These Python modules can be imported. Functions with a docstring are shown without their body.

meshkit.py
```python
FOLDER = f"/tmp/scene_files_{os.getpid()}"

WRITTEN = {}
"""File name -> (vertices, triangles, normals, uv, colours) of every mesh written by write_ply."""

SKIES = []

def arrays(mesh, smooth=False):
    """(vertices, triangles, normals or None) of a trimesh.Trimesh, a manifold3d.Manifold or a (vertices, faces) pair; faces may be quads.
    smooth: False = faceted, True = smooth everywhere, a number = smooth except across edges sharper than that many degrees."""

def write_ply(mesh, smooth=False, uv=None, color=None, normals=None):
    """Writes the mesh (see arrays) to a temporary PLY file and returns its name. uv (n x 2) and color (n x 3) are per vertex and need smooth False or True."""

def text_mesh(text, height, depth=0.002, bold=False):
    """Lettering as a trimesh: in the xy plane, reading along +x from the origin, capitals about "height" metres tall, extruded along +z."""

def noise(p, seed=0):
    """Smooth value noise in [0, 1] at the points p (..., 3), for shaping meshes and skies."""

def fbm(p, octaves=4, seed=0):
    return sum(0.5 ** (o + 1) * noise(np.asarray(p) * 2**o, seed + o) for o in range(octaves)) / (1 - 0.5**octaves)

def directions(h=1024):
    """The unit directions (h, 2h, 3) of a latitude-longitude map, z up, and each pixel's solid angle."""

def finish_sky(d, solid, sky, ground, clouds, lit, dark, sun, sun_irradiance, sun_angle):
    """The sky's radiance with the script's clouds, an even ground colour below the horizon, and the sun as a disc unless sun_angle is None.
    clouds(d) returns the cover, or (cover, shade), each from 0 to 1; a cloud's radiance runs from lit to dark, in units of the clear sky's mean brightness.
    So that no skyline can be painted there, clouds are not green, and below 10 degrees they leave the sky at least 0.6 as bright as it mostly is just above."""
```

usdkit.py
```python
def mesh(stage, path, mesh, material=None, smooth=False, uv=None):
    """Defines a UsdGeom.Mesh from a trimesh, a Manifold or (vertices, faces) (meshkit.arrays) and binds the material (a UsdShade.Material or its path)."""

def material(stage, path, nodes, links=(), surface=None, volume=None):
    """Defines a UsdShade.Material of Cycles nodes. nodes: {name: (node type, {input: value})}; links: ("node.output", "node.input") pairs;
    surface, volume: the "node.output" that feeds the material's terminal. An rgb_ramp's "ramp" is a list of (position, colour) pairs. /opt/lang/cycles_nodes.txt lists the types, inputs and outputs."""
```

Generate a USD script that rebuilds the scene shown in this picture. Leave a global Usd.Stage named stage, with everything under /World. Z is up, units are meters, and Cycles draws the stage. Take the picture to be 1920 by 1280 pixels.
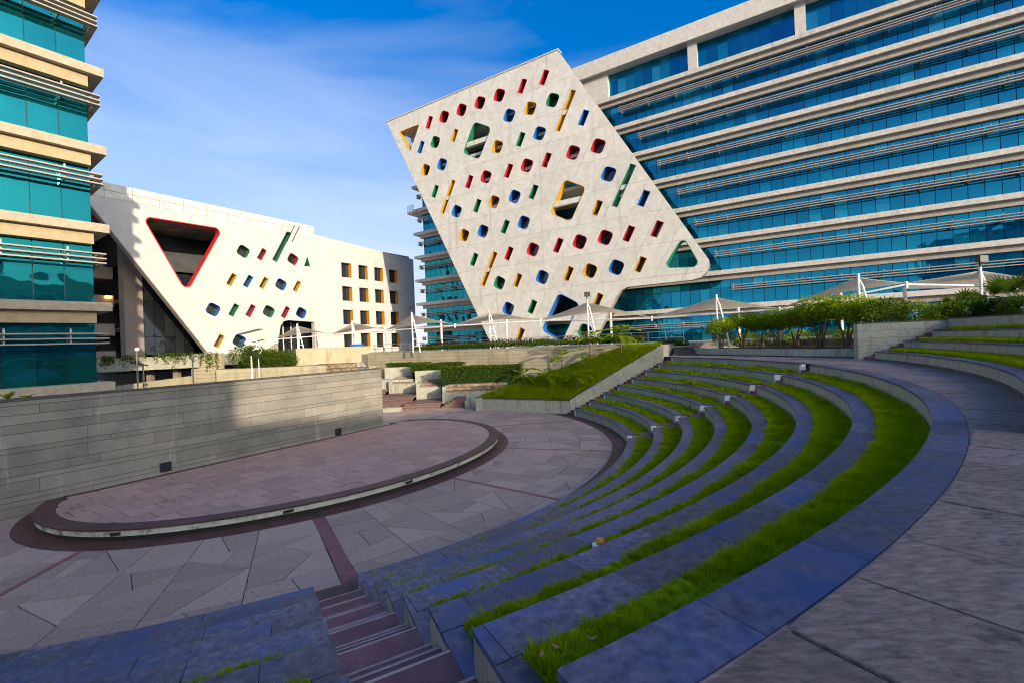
import math, random
import numpy as np, trimesh
import shapely
from shapely.geometry import Polygon, LineString, box as sbox, Point
from shapely.ops import split as shsplit, unary_union
from shapely import affinity
from pxr import Usd, UsdGeom, UsdLux, UsdShade, Gf, Sdf, Vt
import usdkit, meshkit

random.seed(7); rng = np.random.default_rng(7)
stage = Usd.Stage.CreateInMemory()
UsdGeom.Xform.Define(stage, '/World'); UsdGeom.Scope.Define(stage, '/World/Looks')

# ------------------------------------------------------------------ camera
FPX, HOR, ROLLD, CZ = 853.333, 642.0, 2.3, 5.57
_p = math.atan((HOR - 640) / FPX); _r = -math.radians(ROLLD)
FWD = np.array([0, math.cos(_p), math.sin(_p)]); _up = np.array([0, -math.sin(_p), math.cos(_p)]); _rt = np.array([1., 0, 0])
RIGHT = math.cos(_r) * _rt + math.sin(_r) * _up; UP = -math.sin(_r) * _rt + math.cos(_r) * _up
CAM = np.array([0, 0, CZ])
cam = UsdGeom.Camera.Define(stage, '/World/camera')
cam.CreateFocalLengthAttr(16.0); cam.CreateHorizontalApertureAttr(36.0); cam.CreateVerticalApertureAttr(24.0)
cam.CreateClippingRangeAttr(Gf.Vec2f(0.05, 20000))
cam.AddTransformOp().Set(Gf.Matrix4d(*[*map(float, RIGHT), 0, *map(float, UP), 0, *map(float, -FWD), 0, *map(float, CAM), 1]))
cam.CreateExposureAttr(1.55)

# ------------------------------------------------------------------ sun and sky
SUN_AZ = np.array([0.60, -0.80]); SUN_EL = math.radians(14.0)
SUN = np.array([SUN_AZ[0] * math.cos(SUN_EL), SUN_AZ[1] * math.cos(SUN_EL), math.sin(SUN_EL)])
sun = UsdLux.DistantLight.Define(stage, '/World/sun')
sun.CreateIntensityAttr(0.5); sun.CreateAngleAttr(0.5); sun.CreateNormalizeAttr(True); sun.CreateColorAttr(Gf.Vec3f(1.0, 0.83, 0.62))
_z = SUN; _x = np.cross([0, 0, 1.], _z); _x /= np.linalg.norm(_x); _y = np.cross(_z, _x)
sun.AddTransformOp().Set(Gf.Matrix4d(*[*map(float, _x), 0, *map(float, _y), 0, *map(float, _z), 0, 0, 0, 0, 1]))
SKY = usdkit.material(stage, '/World/Looks/sky_look', {
    'tc': ('texture_coordinate', {}),
    'sky': ('sky_texture', {'sky_type': 'single_scattering', 'sun_disc': False, 'sun_elevation': SUN_EL, 'sun_rotation': math.atan2(SUN_AZ[0], SUN_AZ[1]), 'air_density': 1.0, 'aerosol_density': 8.0, 'ozone_density': 4.0}),
    'hs': ('hsv', {'hue': 0.508, 'saturation': 1.75, 'value': 0.81, 'fac': 1.0}),
    'sx': ('separate_xyz', {}),
    'hz': ('map_range', {'from_min': 0.0, 'from_max': 0.58, 'to_min': 1.0, 'to_max': 0.0, 'clamp': True}), 'hp': ('math', {'math_type': 'power', 'value2': 0.85}),
    'mp': ('mapping', {'scale': (0.9, 1.6, 5.5), 'rotation': (0.12, 0.2, 0.6)}),
    'n': ('noise_texture', {'scale': 1.5, 'detail': 7.0, 'roughness': 0.5, 'distortion': 0.5}),
    'cl': ('map_range', {'from_min': 0.40, 'from_max': 0.75, 'to_min': -0.12, 'to_max': 0.10, 'clamp': True}),
    'ad': ('math', {'math_type': 'add', 'use_clamp': True}),
    'mix': ('mix_color', {'b': (2.25, 2.42, 2.68), 'use_clamp': False}),
    'bg': ('background_shader', {'strength': 0.15})},
    [('tc.generated', 'mp.vector'), ('mp.vector', 'n.vector'), ('n.fac', 'cl.value'), ('tc.generated', 'sx.vector'), ('sx.z', 'hz.value'), ('hz.result', 'hp.value1'),
     ('hp.value', 'ad.value1'), ('cl.result', 'ad.value2'), ('ad.value', 'mix.fac'), ('sky.color', 'hs.color'), ('hs.color', 'mix.a'), ('mix.result', 'bg.color')], surface='bg.background')
dome = UsdLux.DomeLight.Define(stage, '/World/sky'); dome.CreateIntensityAttr(1.0)
UsdShade.MaterialBindingAPI.Apply(dome.GetPrim()).Bind(SKY)

# ------------------------------------------------------------------ helpers
def ray(x, y): return FWD + (x - 960) / FPX * RIGHT - (y - 640) / FPX * UP
def atz(x, y, z): d = ray(x, y); return CAM + d * ((z - CZ) / d[2])
def aty(x, y, Y): d = ray(x, y); return CAM + d * (Y / d[1])
def at_n(x, y, n, d0):
    d = ray(x, y); n = np.array([n[0], n[1], 0.]); return CAM + d * ((d0 - n @ CAM) / (n @ d))

used = {}
def numbered(parent, name):
    k = (parent, name); c = used.get(k, 0); used[k] = c + 1
    return f'{parent}/{name}' if c == 0 else f'{parent}/{name}_{c:03d}'
def setd(prim, **kw):
    for k, v in kw.items():
        if v: prim.SetCustomDataByKey(k, v)
def thing(name, label, cat, loc=None, rotz=0, group=None):
    x = UsdGeom.Xform.Define(stage, numbered('/World', name))
    if loc is not None:
        x.AddTranslateOp().Set(Gf.Vec3d(*map(float, loc)))
        if rotz: x.AddRotateZOp().Set(float(rotz))
    setd(x.GetPrim(), label=label, category=cat, group=group)
    return str(x.GetPath())
def part(parent, name, mesh, mat, smooth=False, label=None, kind=None, uv=None):
    m = usdkit.mesh(stage, numbered(parent, name), mesh, mat, smooth=smooth, uv=uv)
    setd(m.GetPrim(), label=label, kind=kind)
    return str(m.GetPath())
def solo(name, mesh, mat, label, cat, group=None, kind=None, smooth=False):
    m = usdkit.mesh(stage, numbered('/World', name), mesh, mat, smooth=smooth)
    setd(m.GetPrim(), label=label, category=cat, group=group, kind=kind); return str(m.GetPath())
def structure(name, mesh, mat, smooth=False):
    m = usdkit.mesh(stage, numbered('/World', name), mesh, mat, smooth=smooth); setd(m.GetPrim(), kind='structure'); return str(m.GetPath())
def group_structure(name):
    x = UsdGeom.Xform.Define(stage, numbered('/World', name)); setd(x.GetPrim(), kind='structure'); return str(x.GetPath())
def copy_of(src, name, label, cat, loc, rotz=0, group=None, scale=1.0):
    x = UsdGeom.Xform.Define(stage, numbered('/World', name)); x.AddTranslateOp().Set(Gf.Vec3d(*map(float, loc))); x.AddRotateZOp().Set(float(rotz))
    if not np.isscalar(scale) or scale != 1.0:
        sc = scale if not np.isscalar(scale) else (scale,) * 3
        x.AddScaleOp().Set(Gf.Vec3f(*map(float, sc)))
    x.GetPrim().GetReferences().AddInternalReference(src); x.GetPrim().SetInstanceable(True)
    setd(x.GetPrim(), label=label, category=cat, group=group); return str(x.GetPath())

class MB:
    def __init__(s): s.v = []; s.f = []; s.n = 0
    def add(s, v, f):
        v = np.asarray(v, float); f = np.asarray(f, int)
        if f.shape[1] == 4: f = np.vstack([f[:, [0, 1, 2]], f[:, [0, 2, 3]]])
        s.v.append(v); s.f.append(f + s.n); s.n += len(v); return s
    def mesh(s, t): return s.add(t.vertices, t.faces)
    def get(s): return (np.vstack(s.v), np.vstack(s.f))
BOXF = np.array([[0, 3, 2, 1], [4, 5, 6, 7], [0, 1, 5, 4], [1, 2, 6, 5], [2, 3, 7, 6], [3, 0, 4, 7]])
def box8(p):  # 8 corners: bottom ccw, top ccw
    return (np.asarray(p, float), BOXF)
def bx(x0, x1, y0, y1, z0, z1):
    return box8([(x0, y0, z0), (x1, y0, z0), (x1, y1, z0), (x0, y1, z0), (x0, y0, z1), (x1, y0, z1), (x1, y1, z1), (x0, y1, z1)])
def prism(poly, z0, z1):
    """poly (shapely, with holes) extruded along z."""
    polys = [g for g in getattr(poly, 'geoms', [poly]) if g.geom_type == 'Polygon' and g.area > 1e-5]
    ms = [trimesh.creation.extrude_polygon(g, z1 - z0, engine='earcut') for g in polys]
    if not ms: return None
    m = trimesh.util.concatenate(ms) if len(ms) > 1 else ms[0]
    m.apply_translation([0, 0, z0]); return m
def bar(a, b, w, h=None, up=(0, 0, 1)):
    a = np.array(a, float); b = np.array(b, float); h = h or w
    t = b - a; t /= np.linalg.norm(t); u = np.cross(t, up)
    if np.linalg.norm(u) < 1e-6: u = np.array([1., 0, 0])
    u /= np.linalg.norm(u); v = np.cross(u, t)
    c = [a - u * w / 2 - v * h / 2, a + u * w / 2 - v * h / 2, a + u * w / 2 + v * h / 2, a - u * w / 2 + v * h / 2]
    return box8([*c, *[q + (b - a) for q in c]])
def tube(pts, rad, n=8, cap=True):
    p = np.asarray(pts, float); r = np.broadcast_to(rad, (len(p),))
    t = np.gradient(p, axis=0); t /= np.linalg.norm(t, axis=1, keepdims=True) + 1e-12
    a = np.cross(t, np.where(np.abs(t[:, 2:]) < 0.9, [0, 0, 1.], [1., 0, 0])); a /= np.linalg.norm(a, axis=1, keepdims=True); b = np.cross(t, a)
    an = np.arange(n) * 2 * np.pi / n
    v = p[:, None] + r[:, None, None] * (np.cos(an)[None, :, None] * a[:, None] + np.sin(an)[None, :, None] * b[:, None])
    i, j = np.meshgrid(np.arange(len(p) - 1), np.arange(n), indexing='ij')
    q = np.stack([i * n + j, i * n + (j + 1) % n, (i + 1) * n + (j + 1) % n, (i + 1) * n + j], -1).reshape(-1, 4)
    f = np.vstack([q[:, [0, 1, 2]], q[:, [0, 2, 3]]]); v = v.reshape(-1, 3)
    if cap:
        k = len(v); v = np.vstack([v, p[0], p[-1]]); e = (len(p) - 1) * n
        f = np.vstack([f, [[k, (j + 1) % n, j] for j in range(n)], [[k + 1, e + j, e + (j + 1) % n] for j in range(n)]])
    return v, f
class Frame:
    """A vertical facade: s along it, z up, o outwards."""
    def __init__(s, n_out, d, u): s.n = np.array(n_out, float); s.d = d; s.u = np.array(u, float)
    def P(s, a, o, z): q = s.n * (s.d + o) + s.u * a; return (q[0], q[1], z)
    def pick(s, x, y, o=0.0): q = at_n(x, y, s.n, s.d + o); return np.array([q[:2] @ s.u, q[2]])
    def box(s, a0, a1, o0, o1, z0, z1):
        p = [s.P(a0, o0, z0), s.P(a1, o0, z0), s.P(a1, o1, z0), s.P(a0, o1, z0), s.P(a0, o0, z1), s.P(a1, o0, z1), s.P(a1, o1, z1), s.P(a0, o1, z1)]
        v, f = box8(p)
        if np.cross(s.u, s.n) < 0: f = f[:, ::-1]
        return v, f
    def plate(s, poly, o0, o1):
        m = prism(poly, o0, o1)
        if m is None: return None
        v = m.vertices; w = np.stack([s.n[0] * (s.d + v[:, 2]) + s.u[0] * v[:, 0], s.n[1] * (s.d + v[:, 2]) + s.u[1] * v[:, 0], v[:, 1]], 1)
        # (u, z, n): u x z = (u_y, -u_x); same handed when it equals n
        flip = np.dot([s.u[1], -s.u[0]], s.n) < 0
        return w, (m.faces[:, ::-1] if flip else m.faces)

# ------------------------------------------------------------------ materials
def mat(name, c1, c2, scale=2.0, rough=0.7, bump=0.3, bscale=None, stretch=(1, 1, 1), vary=0.12, spec=0.4, spots=None, mid=(0.3, 0.7), dist=0.02, streak=None, hue=0.0):
    n = {'g': ('geometry', {}), 'mp': ('mapping', {'scale': stretch}), 'n1': ('noise_texture', {'scale': scale, 'detail': 8.0, 'roughness': 0.62}),
         'r': ('rgb_ramp', {'ramp': [(mid[0], c1), (mid[1], c2)]}), 'n2': ('noise_texture', {'scale': bscale or scale * 9, 'detail': 5.0, 'roughness': 0.7}),
         'oi': ('object_info', {}), 'vr': ('map_range', {'from_min': 0.0, 'from_max': 1.0, 'to_min': 1 - vary, 'to_max': 1 + vary}),
         'hs': ('hsv', {'hue': 0.5, 'saturation': 1.0, 'fac': 1.0}),
         'fr': ('map_range', {'from_min': 0.3, 'from_max': 0.7, 'to_min': 0.82, 'to_max': 1.12}), 'mv': ('math', {'math_type': 'multiply'}),
         'b': ('bump', {'strength': bump, 'distance': dist}), 'p': ('principled_bsdf', {'roughness': rough, 'specular_ior_level': spec})}
    l = [('g.position', 'mp.vector'), ('mp.vector', 'n1.vector'), ('mp.vector', 'n2.vector'), ('n1.fac', 'r.fac'), ('oi.random', 'vr.value'), ('vr.result', 'mv.value1'),
         ('n2.fac', 'fr.value'), ('fr.result', 'mv.value2'), ('mv.value', 'hs.value'), ('n2.fac', 'b.height'), ('b.normal', 'p.normal')]
    src = 'r.color'
    if spots:  # darker or lighter stains of their own shape
        n['ns'] = ('noise_texture', {'scale': spots[1], 'detail': 6.0, 'roughness': 0.7}); n['rs'] = ('rgb_ramp', {'ramp': [(spots[2], (0, 0, 0)), (spots[3], (1, 1, 1))]})
        n['ms'] = ('mix_color', {'b': spots[0]}); l += [('g.position', 'ns.vector'), ('ns.fac', 'rs.fac'), ('rs.color', 'ms.fac'), (src, 'ms.a')]; src = 'ms.result'
    if streak:
        n['mk'] = ('mapping', {'scale': streak[1]}); n['nk'] = ('noise_texture', {'scale': 1.0, 'detail': 4.0, 'roughness': 0.6}); n['rk'] = ('rgb_ramp', {'ramp': [(streak[2], (0, 0, 0)), (streak[3], (1, 1, 1))]})
        n['mk2'] = ('mix_color', {'b': streak[0]}); l += [('g.position', 'mk.vector'), ('mk.vector', 'nk.vector'), ('nk.fac', 'rk.fac'), ('rk.color', 'mk2.fac'), (src, 'mk2.a')]; src = 'mk2.result'
    l += [(src, 'hs.color'), ('hs.color', 'p.base_color')]
    return usdkit.material(stage, f'/World/Looks/{name}', n, l, surface='p.BSDF')
def plain(name, c, rough=0.5, metallic=0.0, spec=0.5, emit=None):
    p = {'base_color': c, 'roughness': rough, 'metallic': metallic, 'specular_ior_level': spec}
    if emit: p |= {'emission_color': emit[0], 'emission_strength': emit[1]}
    return usdkit.material(stage, f'/World/Looks/{name}', {'p': ('principled_bsdf', p)}, surface='p.BSDF')
def leaf(name, c1, c2, tr=0.35, scale=3.0, spec=0.15):
    return usdkit.material(stage, f'/World/Looks/{name}', {
        'g': ('geometry', {}), 'n': ('noise_texture', {'scale': scale, 'detail': 3.0}), 'ri': ('math', {'math_type': 'multiply_add', 'value2': 0.6, 'value3': -0.05}), 'ad': ('math', {'math_type': 'multiply_add', 'value2': 0.7}),
        'r': ('rgb_ramp', {'ramp': [(0.3, c1), (0.75, c2)]}), 'd': ('principled_bsdf', {'roughness': 0.6, 'specular_ior_level': spec}), 't': ('translucent_bsdf', {}), 'm': ('mix_closure', {'fac': tr})},
        [('g.random_per_island', 'ri.value1'), ('g.position', 'n.vector'), ('n.fac', 'ad.value1'), ('ri.value', 'ad.value3'), ('ad.value', 'r.fac'), ('r.color', 'd.base_color'), ('r.color', 't.color'), ('d.BSDF', 'm.closure1'), ('t.BSDF', 'm.closure2')], surface='m.closure')
def glass(name, tint, refl, body, rough=0.03, fac=0.42, wob=0.02):
    """Tinted reflective curtain glazing: a dim body colour under a tinted mirror, gently uneven."""
    return usdkit.material(stage, f'/World/Looks/{name}', {
        'g': ('geometry', {}), 'n': ('noise_texture', {'scale': 0.55, 'detail': 2.0}), 'b': ('bump', {'strength': wob, 'distance': 1.0}),
        'oi': ('object_info', {}), 'vr': ('map_range', {'from_min': 0.0, 'from_max': 1.0, 'to_min': 0.65, 'to_max': 1.35}), 'hs': ('hsv', {'hue': 0.5, 'saturation': 1.0, 'fac': 1.0, 'color': body}),
        'd': ('diffuse_bsdf', {}), 'gl': ('glossy_bsdf', {'color': refl, 'roughness': rough, 'distribution': 'ggx'}), 'lw': ('fresnel', {'IOR': 1.5}),
        'fa': ('math', {'math_type': 'multiply_add', 'value2': 0.9, 'value3': fac, 'use_clamp': True}), 'm': ('mix_closure', {})},
        [('g.position', 'n.vector'), ('n.fac', 'b.height'), ('b.normal', 'gl.normal'), ('oi.random', 'vr.value'), ('vr.result', 'hs.value'), ('hs.color', 'd.color'),
         ('lw.fac', 'fa.value1'), ('fa.value', 'm.fac'), ('d.BSDF', 'm.closure1'), ('gl.BSDF', 'm.closure2')], surface='m.closure')

M = {}
M['granite_blue'] = mat('blue_granite', (0.008, 0.014, 0.042), (0.125, 0.125, 0.19), 11.0, 0.45, 0.7, 90, mid=(0.32, 0.70), vary=0.38, spec=0.5, spots=((0.25, 0.225, 0.27), 11.0, 0.62, 0.78), streak=((0.012, 0.045, 0.17), (0.9, 0.9, 0.9), 0.47, 0.66), dist=0.008)
M['walk'] = mat('rough_walk_stone', (0.13, 0.094, 0.085), (0.46, 0.345, 0.305), 15.0, 0.8, 1.0, 55, stretch=(0.45, 1.5, 1), mid=(0.26, 0.74), vary=0.18, spots=((0.05, 0.04, 0.045), 3.2, 0.58, 0.74), dist=0.03)
M['paving'] = mat('floor_paving_stone', (0.23, 0.165, 0.138), (0.44, 0.325, 0.27), 16.0, 0.72, 0.6, 60, mid=(0.25, 0.75), vary=0.19, spots=((0.11, 0.08, 0.07), 2.2, 0.60, 0.80), dist=0.012)
M['joint_tan'] = mat('tan_joint', (0.22, 0.17, 0.12), (0.3, 0.24, 0.17), 4, 0.95, 0.1)
M['joint'] = mat('dark_joint', (0.012, 0.010, 0.009), (0.03, 0.025, 0.022), 4, 0.95, 0.3, vary=0.05)
M['purple'] = mat('purple_granite', (0.11, 0.038, 0.045), (0.215, 0.082, 0.09), 4.0, 0.62, 0.4, 90, mid=(0.3, 0.7), vary=0.2, spots=((0.30, 0.2, 0.19), 45, 0.60, 0.70), dist=0.004)
M['nosing'] = mat('pale_nosing', (0.36, 0.26, 0.22), (0.47, 0.35, 0.30), 4, 0.7, 0.2)
M['brown_step'] = mat('brown_step_stone', (0.11, 0.062, 0.048), (0.21, 0.125, 0.10), 3.0, 0.7, 0.3, 30, vary=0.12)
M['maroon'] = mat('maroon_stone', (0.05, 0.022, 0.022), (0.095, 0.045, 0.042), 1.6, 0.6, 0.25, 40, vary=0.12, dist=0.005)
M['stage_tile'] = mat('stage_tile', (0.29, 0.18, 0.148), (0.45, 0.295, 0.245), 12.0, 0.72, 0.4, 55, mid=(0.25, 0.75), vary=0.13, spots=((0.13, 0.075, 0.065), 1.2, 0.58, 0.76), dist=0.008)
M['pale_stone'] = mat('pale_green_stone', (0.30, 0.30, 0.225), (0.43, 0.42, 0.33), 3.0, 0.75, 0.3, 24, vary=0.07, spots=((0.15, 0.14, 0.105), 1.6, 0.58, 0.78), streak=((0.16, 0.15, 0.11), (3.5, 3.5, 0.35), 0.56, 0.78))
M['stained_stone'] = mat('stained_pale_stone', (0.40, 0.43, 0.33), (0.55, 0.56, 0.45), 2, 0.7, 0.2, 18, spots=((0.12, 0.09, 0.07), 2.3, 0.52, 0.68))
M['beige_stone'] = mat('beige_end_stone', (0.36, 0.29, 0.21), (0.46, 0.38, 0.29), 1.6, 0.75, 0.25, 18, vary=0.05, spots=((0.22, 0.17, 0.12), 1.3, 0.55, 0.8))
M['plank'] = mat('grey_cladding', (0.19, 0.18, 0.145), (0.285, 0.265, 0.215), 0.6, 0.62, 0.25, 30, vary=0.13, streak=((0.42, 0.40, 0.34), (1.7, 1.7, 0.18), 0.60, 0.82), spots=((0.15, 0.15, 0.13), 0.8, 0.5, 0.8), dist=0.004)
M['plank_tan'] = mat('tan_cladding', (0.34, 0.295, 0.19), (0.46, 0.40, 0.27), 0.8, 0.7, 0.2, 30, vary=0.10, streak=((0.16, 0.14, 0.1), (1.2, 1.2, 0.15), 0.56, 0.8), dist=0.004)
M['coping'] = mat('dark_coping', (0.045, 0.043, 0.042), (0.09, 0.085, 0.08), 3, 0.7, 0.3, 30)
M['mossy'] = mat('mossy_cascade_stone', (0.10, 0.075, 0.04), (0.42, 0.36, 0.22), 2.2, 0.85, 0.8, 12, spots=((0.05, 0.035, 0.02), 3.0, 0.52, 0.66), dist=0.03)
M['white_wall'] = mat('white_render', (0.48, 0.45, 0.42), (0.56, 0.53, 0.495), 0.8, 0.8, 0.2, 10, vary=0.03, streak=((0.46, 0.41, 0.35), (0.8, 0.8, 0.06), 0.60, 0.88), dist=0.01)
M['cream_panel'] = mat('cream_panel', (0.52, 0.50, 0.44), (0.66, 0.64, 0.58), 1.4, 0.7, 0.2, 14, vary=0.045, streak=((0.38, 0.34, 0.27), (1.3, 1.3, 0.07), 0.58, 0.84), spots=((0.44, 0.40, 0.32), 2.2, 0.62, 0.8), dist=0.01)
M['fascia'] = mat('weathered_fascia', (0.45, 0.42, 0.37), (0.60, 0.57, 0.52), 2.5, 0.75, 0.3, 14, vary=0.05, streak=((0.30, 0.26, 0.2), (1.2, 1.2, 0.3), 0.57, 0.85), dist=0.008)
M['fascia_warm'] = mat('rough_cream_fascia', (0.36, 0.30, 0.205), (0.50, 0.43, 0.31), 4.0, 0.85, 0.6, 22, vary=0.05, streak=((0.27, 0.22, 0.15), (1.5, 1.5, 0.3), 0.58, 0.85), dist=0.012)
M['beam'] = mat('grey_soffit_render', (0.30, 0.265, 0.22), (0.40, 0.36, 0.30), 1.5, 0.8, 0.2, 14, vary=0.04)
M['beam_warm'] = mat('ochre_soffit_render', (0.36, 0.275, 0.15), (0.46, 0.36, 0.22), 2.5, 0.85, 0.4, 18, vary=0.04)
M['louvre'] = mat('louvre_metal', (0.32, 0.275, 0.225), (0.40, 0.35, 0.295), 2, 0.5, 0.05, vary=0.05)
M['metal'] = plain('brushed_metal', (0.45, 0.44, 0.42), 0.35, 0.9)
M['white_paint'] = mat('white_paint', (0.72, 0.70, 0.66), (0.8, 0.78, 0.74), 1.5, 0.45, 0.05, vary=0.02)
M['black'] = plain('black_metal', (0.015, 0.015, 0.016), 0.45)
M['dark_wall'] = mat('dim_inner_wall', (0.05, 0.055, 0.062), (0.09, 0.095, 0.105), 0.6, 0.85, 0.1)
M['inner_beige'] = mat('beige_inner_wall', (0.22, 0.18, 0.155), (0.29, 0.245, 0.21), 0.6, 0.85, 0.1)
M['red'] = plain('red_paint', (0.42, 0.012, 0.025), 0.42); M['blue'] = plain('blue_paint', (0.01, 0.12, 0.42), 0.42)
M['yellow'] = plain('yellow_paint', (0.55, 0.29, 0.01), 0.42); M['green'] = plain('green_paint', (0.01, 0.17, 0.07), 0.42); M['orange'] = plain('orange_paint', (0.6, 0.24, 0.01), 0.5)
M['orange_red'] = plain('bright_red_paint', (0.60, 0.02, 0.02), 0.42)
GL = [glass(f'teal_glass_{w}', None, (0.02, 0.29, 0.48), b, 0.02, 0.5) for w, b in (('five', (0.016, 0.17, 0.24)), ('one', (0.002, 0.045, 0.085)), ('two', (0.002, 0.065, 0.11)), ('three', (0.004, 0.10, 0.15)), ('four', (0.001, 0.022, 0.045)))]
GW = [glass(f'green_glass_{w}', None, (0.02, 0.30, 0.37), b, 0.02, 0.42) for w, b in (('one', (0.002, 0.042, 0.048)), ('two', (0.003, 0.05, 0.056)))]
M['pane_dark'] = glass('dark_pane', None, (0.35, 0.42, 0.48), (0.012, 0.014, 0.016), 0.03, 0.10)
M['mullion'] = plain('dark_mullion', (0.012, 0.025, 0.03), 0.4)
M['fabric'] = usdkit.material(stage, '/World/Looks/canopy_fabric', {'g': ('geometry', {}), 'n': ('noise_texture', {'scale': 1.2, 'detail': 4.0}), 'r': ('rgb_ramp', {'ramp': [(0.3, (0.72, 0.66, 0.55)), (0.7, (0.82, 0.76, 0.66))]}),
    'd': ('principled_bsdf', {'roughness': 0.75, 'specular_ior_level': 0.2}), 't': ('translucent_bsdf', {}), 'm': ('mix_closure', {'fac': 0.65})},
    [('g.position', 'n.vector'), ('n.fac', 'r.fac'), ('r.color', 'd.base_color'), ('r.color', 't.color'), ('d.BSDF', 'm.closure1'), ('t.BSDF', 'm.closure2')], surface='m.closure')
M['grass'] = leaf('grass_blade', (0.30, 0.38, 0.003), (0.72, 0.75, 0.014), 0.5, 2.5, 0.0)
M['lawn'] = mat('lawn_base', (0.15, 0.19, 0.004), (0.44, 0.48, 0.014), 9, 0.95, 0.9, 60, mid=(0.34, 0.66), vary=0.03, spec=0.0)
M['leaf_dark'] = leaf('dark_leaf', (0.012, 0.035, 0.006), (0.05, 0.10, 0.012)); M['leaf_mid'] = leaf('mid_leaf', (0.06, 0.105, 0.006), (0.22, 0.31, 0.014))
M['leaf_light'] = leaf('light_leaf', (0.20, 0.29, 0.005), (0.50, 0.58, 0.018), 0.45); M['leaf_red'] = leaf('reddish_leaf', (0.05, 0.012, 0.012), (0.12, 0.06, 0.02))
M['bark'] = mat('brown_bark', (0.07, 0.045, 0.03), (0.16, 0.11, 0.075), 6, 0.9, 0.6)
M['soil'] = mat('dark_soil', (0.012, 0.009, 0.008), (0.05, 0.032, 0.026), 9, 0.95, 1.0, 30)
M['ground'] = mat('plaza_ground', (0.17, 0.16, 0.15), (0.25, 0.24, 0.22), 0.4, 0.85, 0.2, 8)
M['roof'] = mat('grey_roof', (0.2, 0.19, 0.18), (0.28, 0.27, 0.25), 0.5, 0.9)
M['lamp_glow'] = plain('warm_lamp', (1, 0.7, 0.3), 0.4, emit=((1.0, 0.42, 0.06), 2.2))

# ------------------------------------------------------------------ plan of the amphitheatre
CEN = np.array([-14.48, 27.98]); NT = 8; STEP = 0.49; WALK = NT * STEP
def R(k): return 20.7 + 1.266 * (k - 1)
def shrink(az): return np.where(np.asarray(az) > -12, 1.15 * np.clip((np.asarray(az) + 12) / 30, 0, 1.3) ** 1.3, 0)
def pol(r, az): a = np.radians(az); rr = r - shrink(az); return np.stack([CEN[0] + rr * np.cos(a), CEN[1] + rr * np.sin(a)], -1)
def ring(r0, r1, a0, a1, da=0.8):
    n = max(2, int(abs(a1 - a0) / da) + 1); az = np.linspace(a0, a1, n)
    return Polygon(np.vstack([pol(r0, az), pol(r1, az)[::-1]])).buffer(0)
def half(p, d, left, big=200):
    """Half plane to the left (or right) of the line p + t d."""
    p = np.array(p, float); d = np.array(d, float); d /= np.linalg.norm(d); n = np.array([-d[1], d[0]]) * (1 if left else -1)
    return Polygon([p - d * big, p + d * big, p + d * big + n * big, p - d * big + n * big])
def ragged(q, amp, step=0.14, seed=0):
    q = q.segmentize(step)
    def ring_(c):
        c = np.array(c.coords)[:-1]; p = np.c_[c * 6.3, np.full(len(c), seed)]; return c + amp * 2 * np.c_[meshkit.noise(p, 1) - 0.5, meshkit.noise(p, 2) - 0.5]
    return Polygon(ring_(q.exterior)).buffer(0)
def polys(g): return [q for q in getattr(g, 'geoms', [g]) if q.geom_type == 'Polygon' and q.area > 1e-4]
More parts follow.
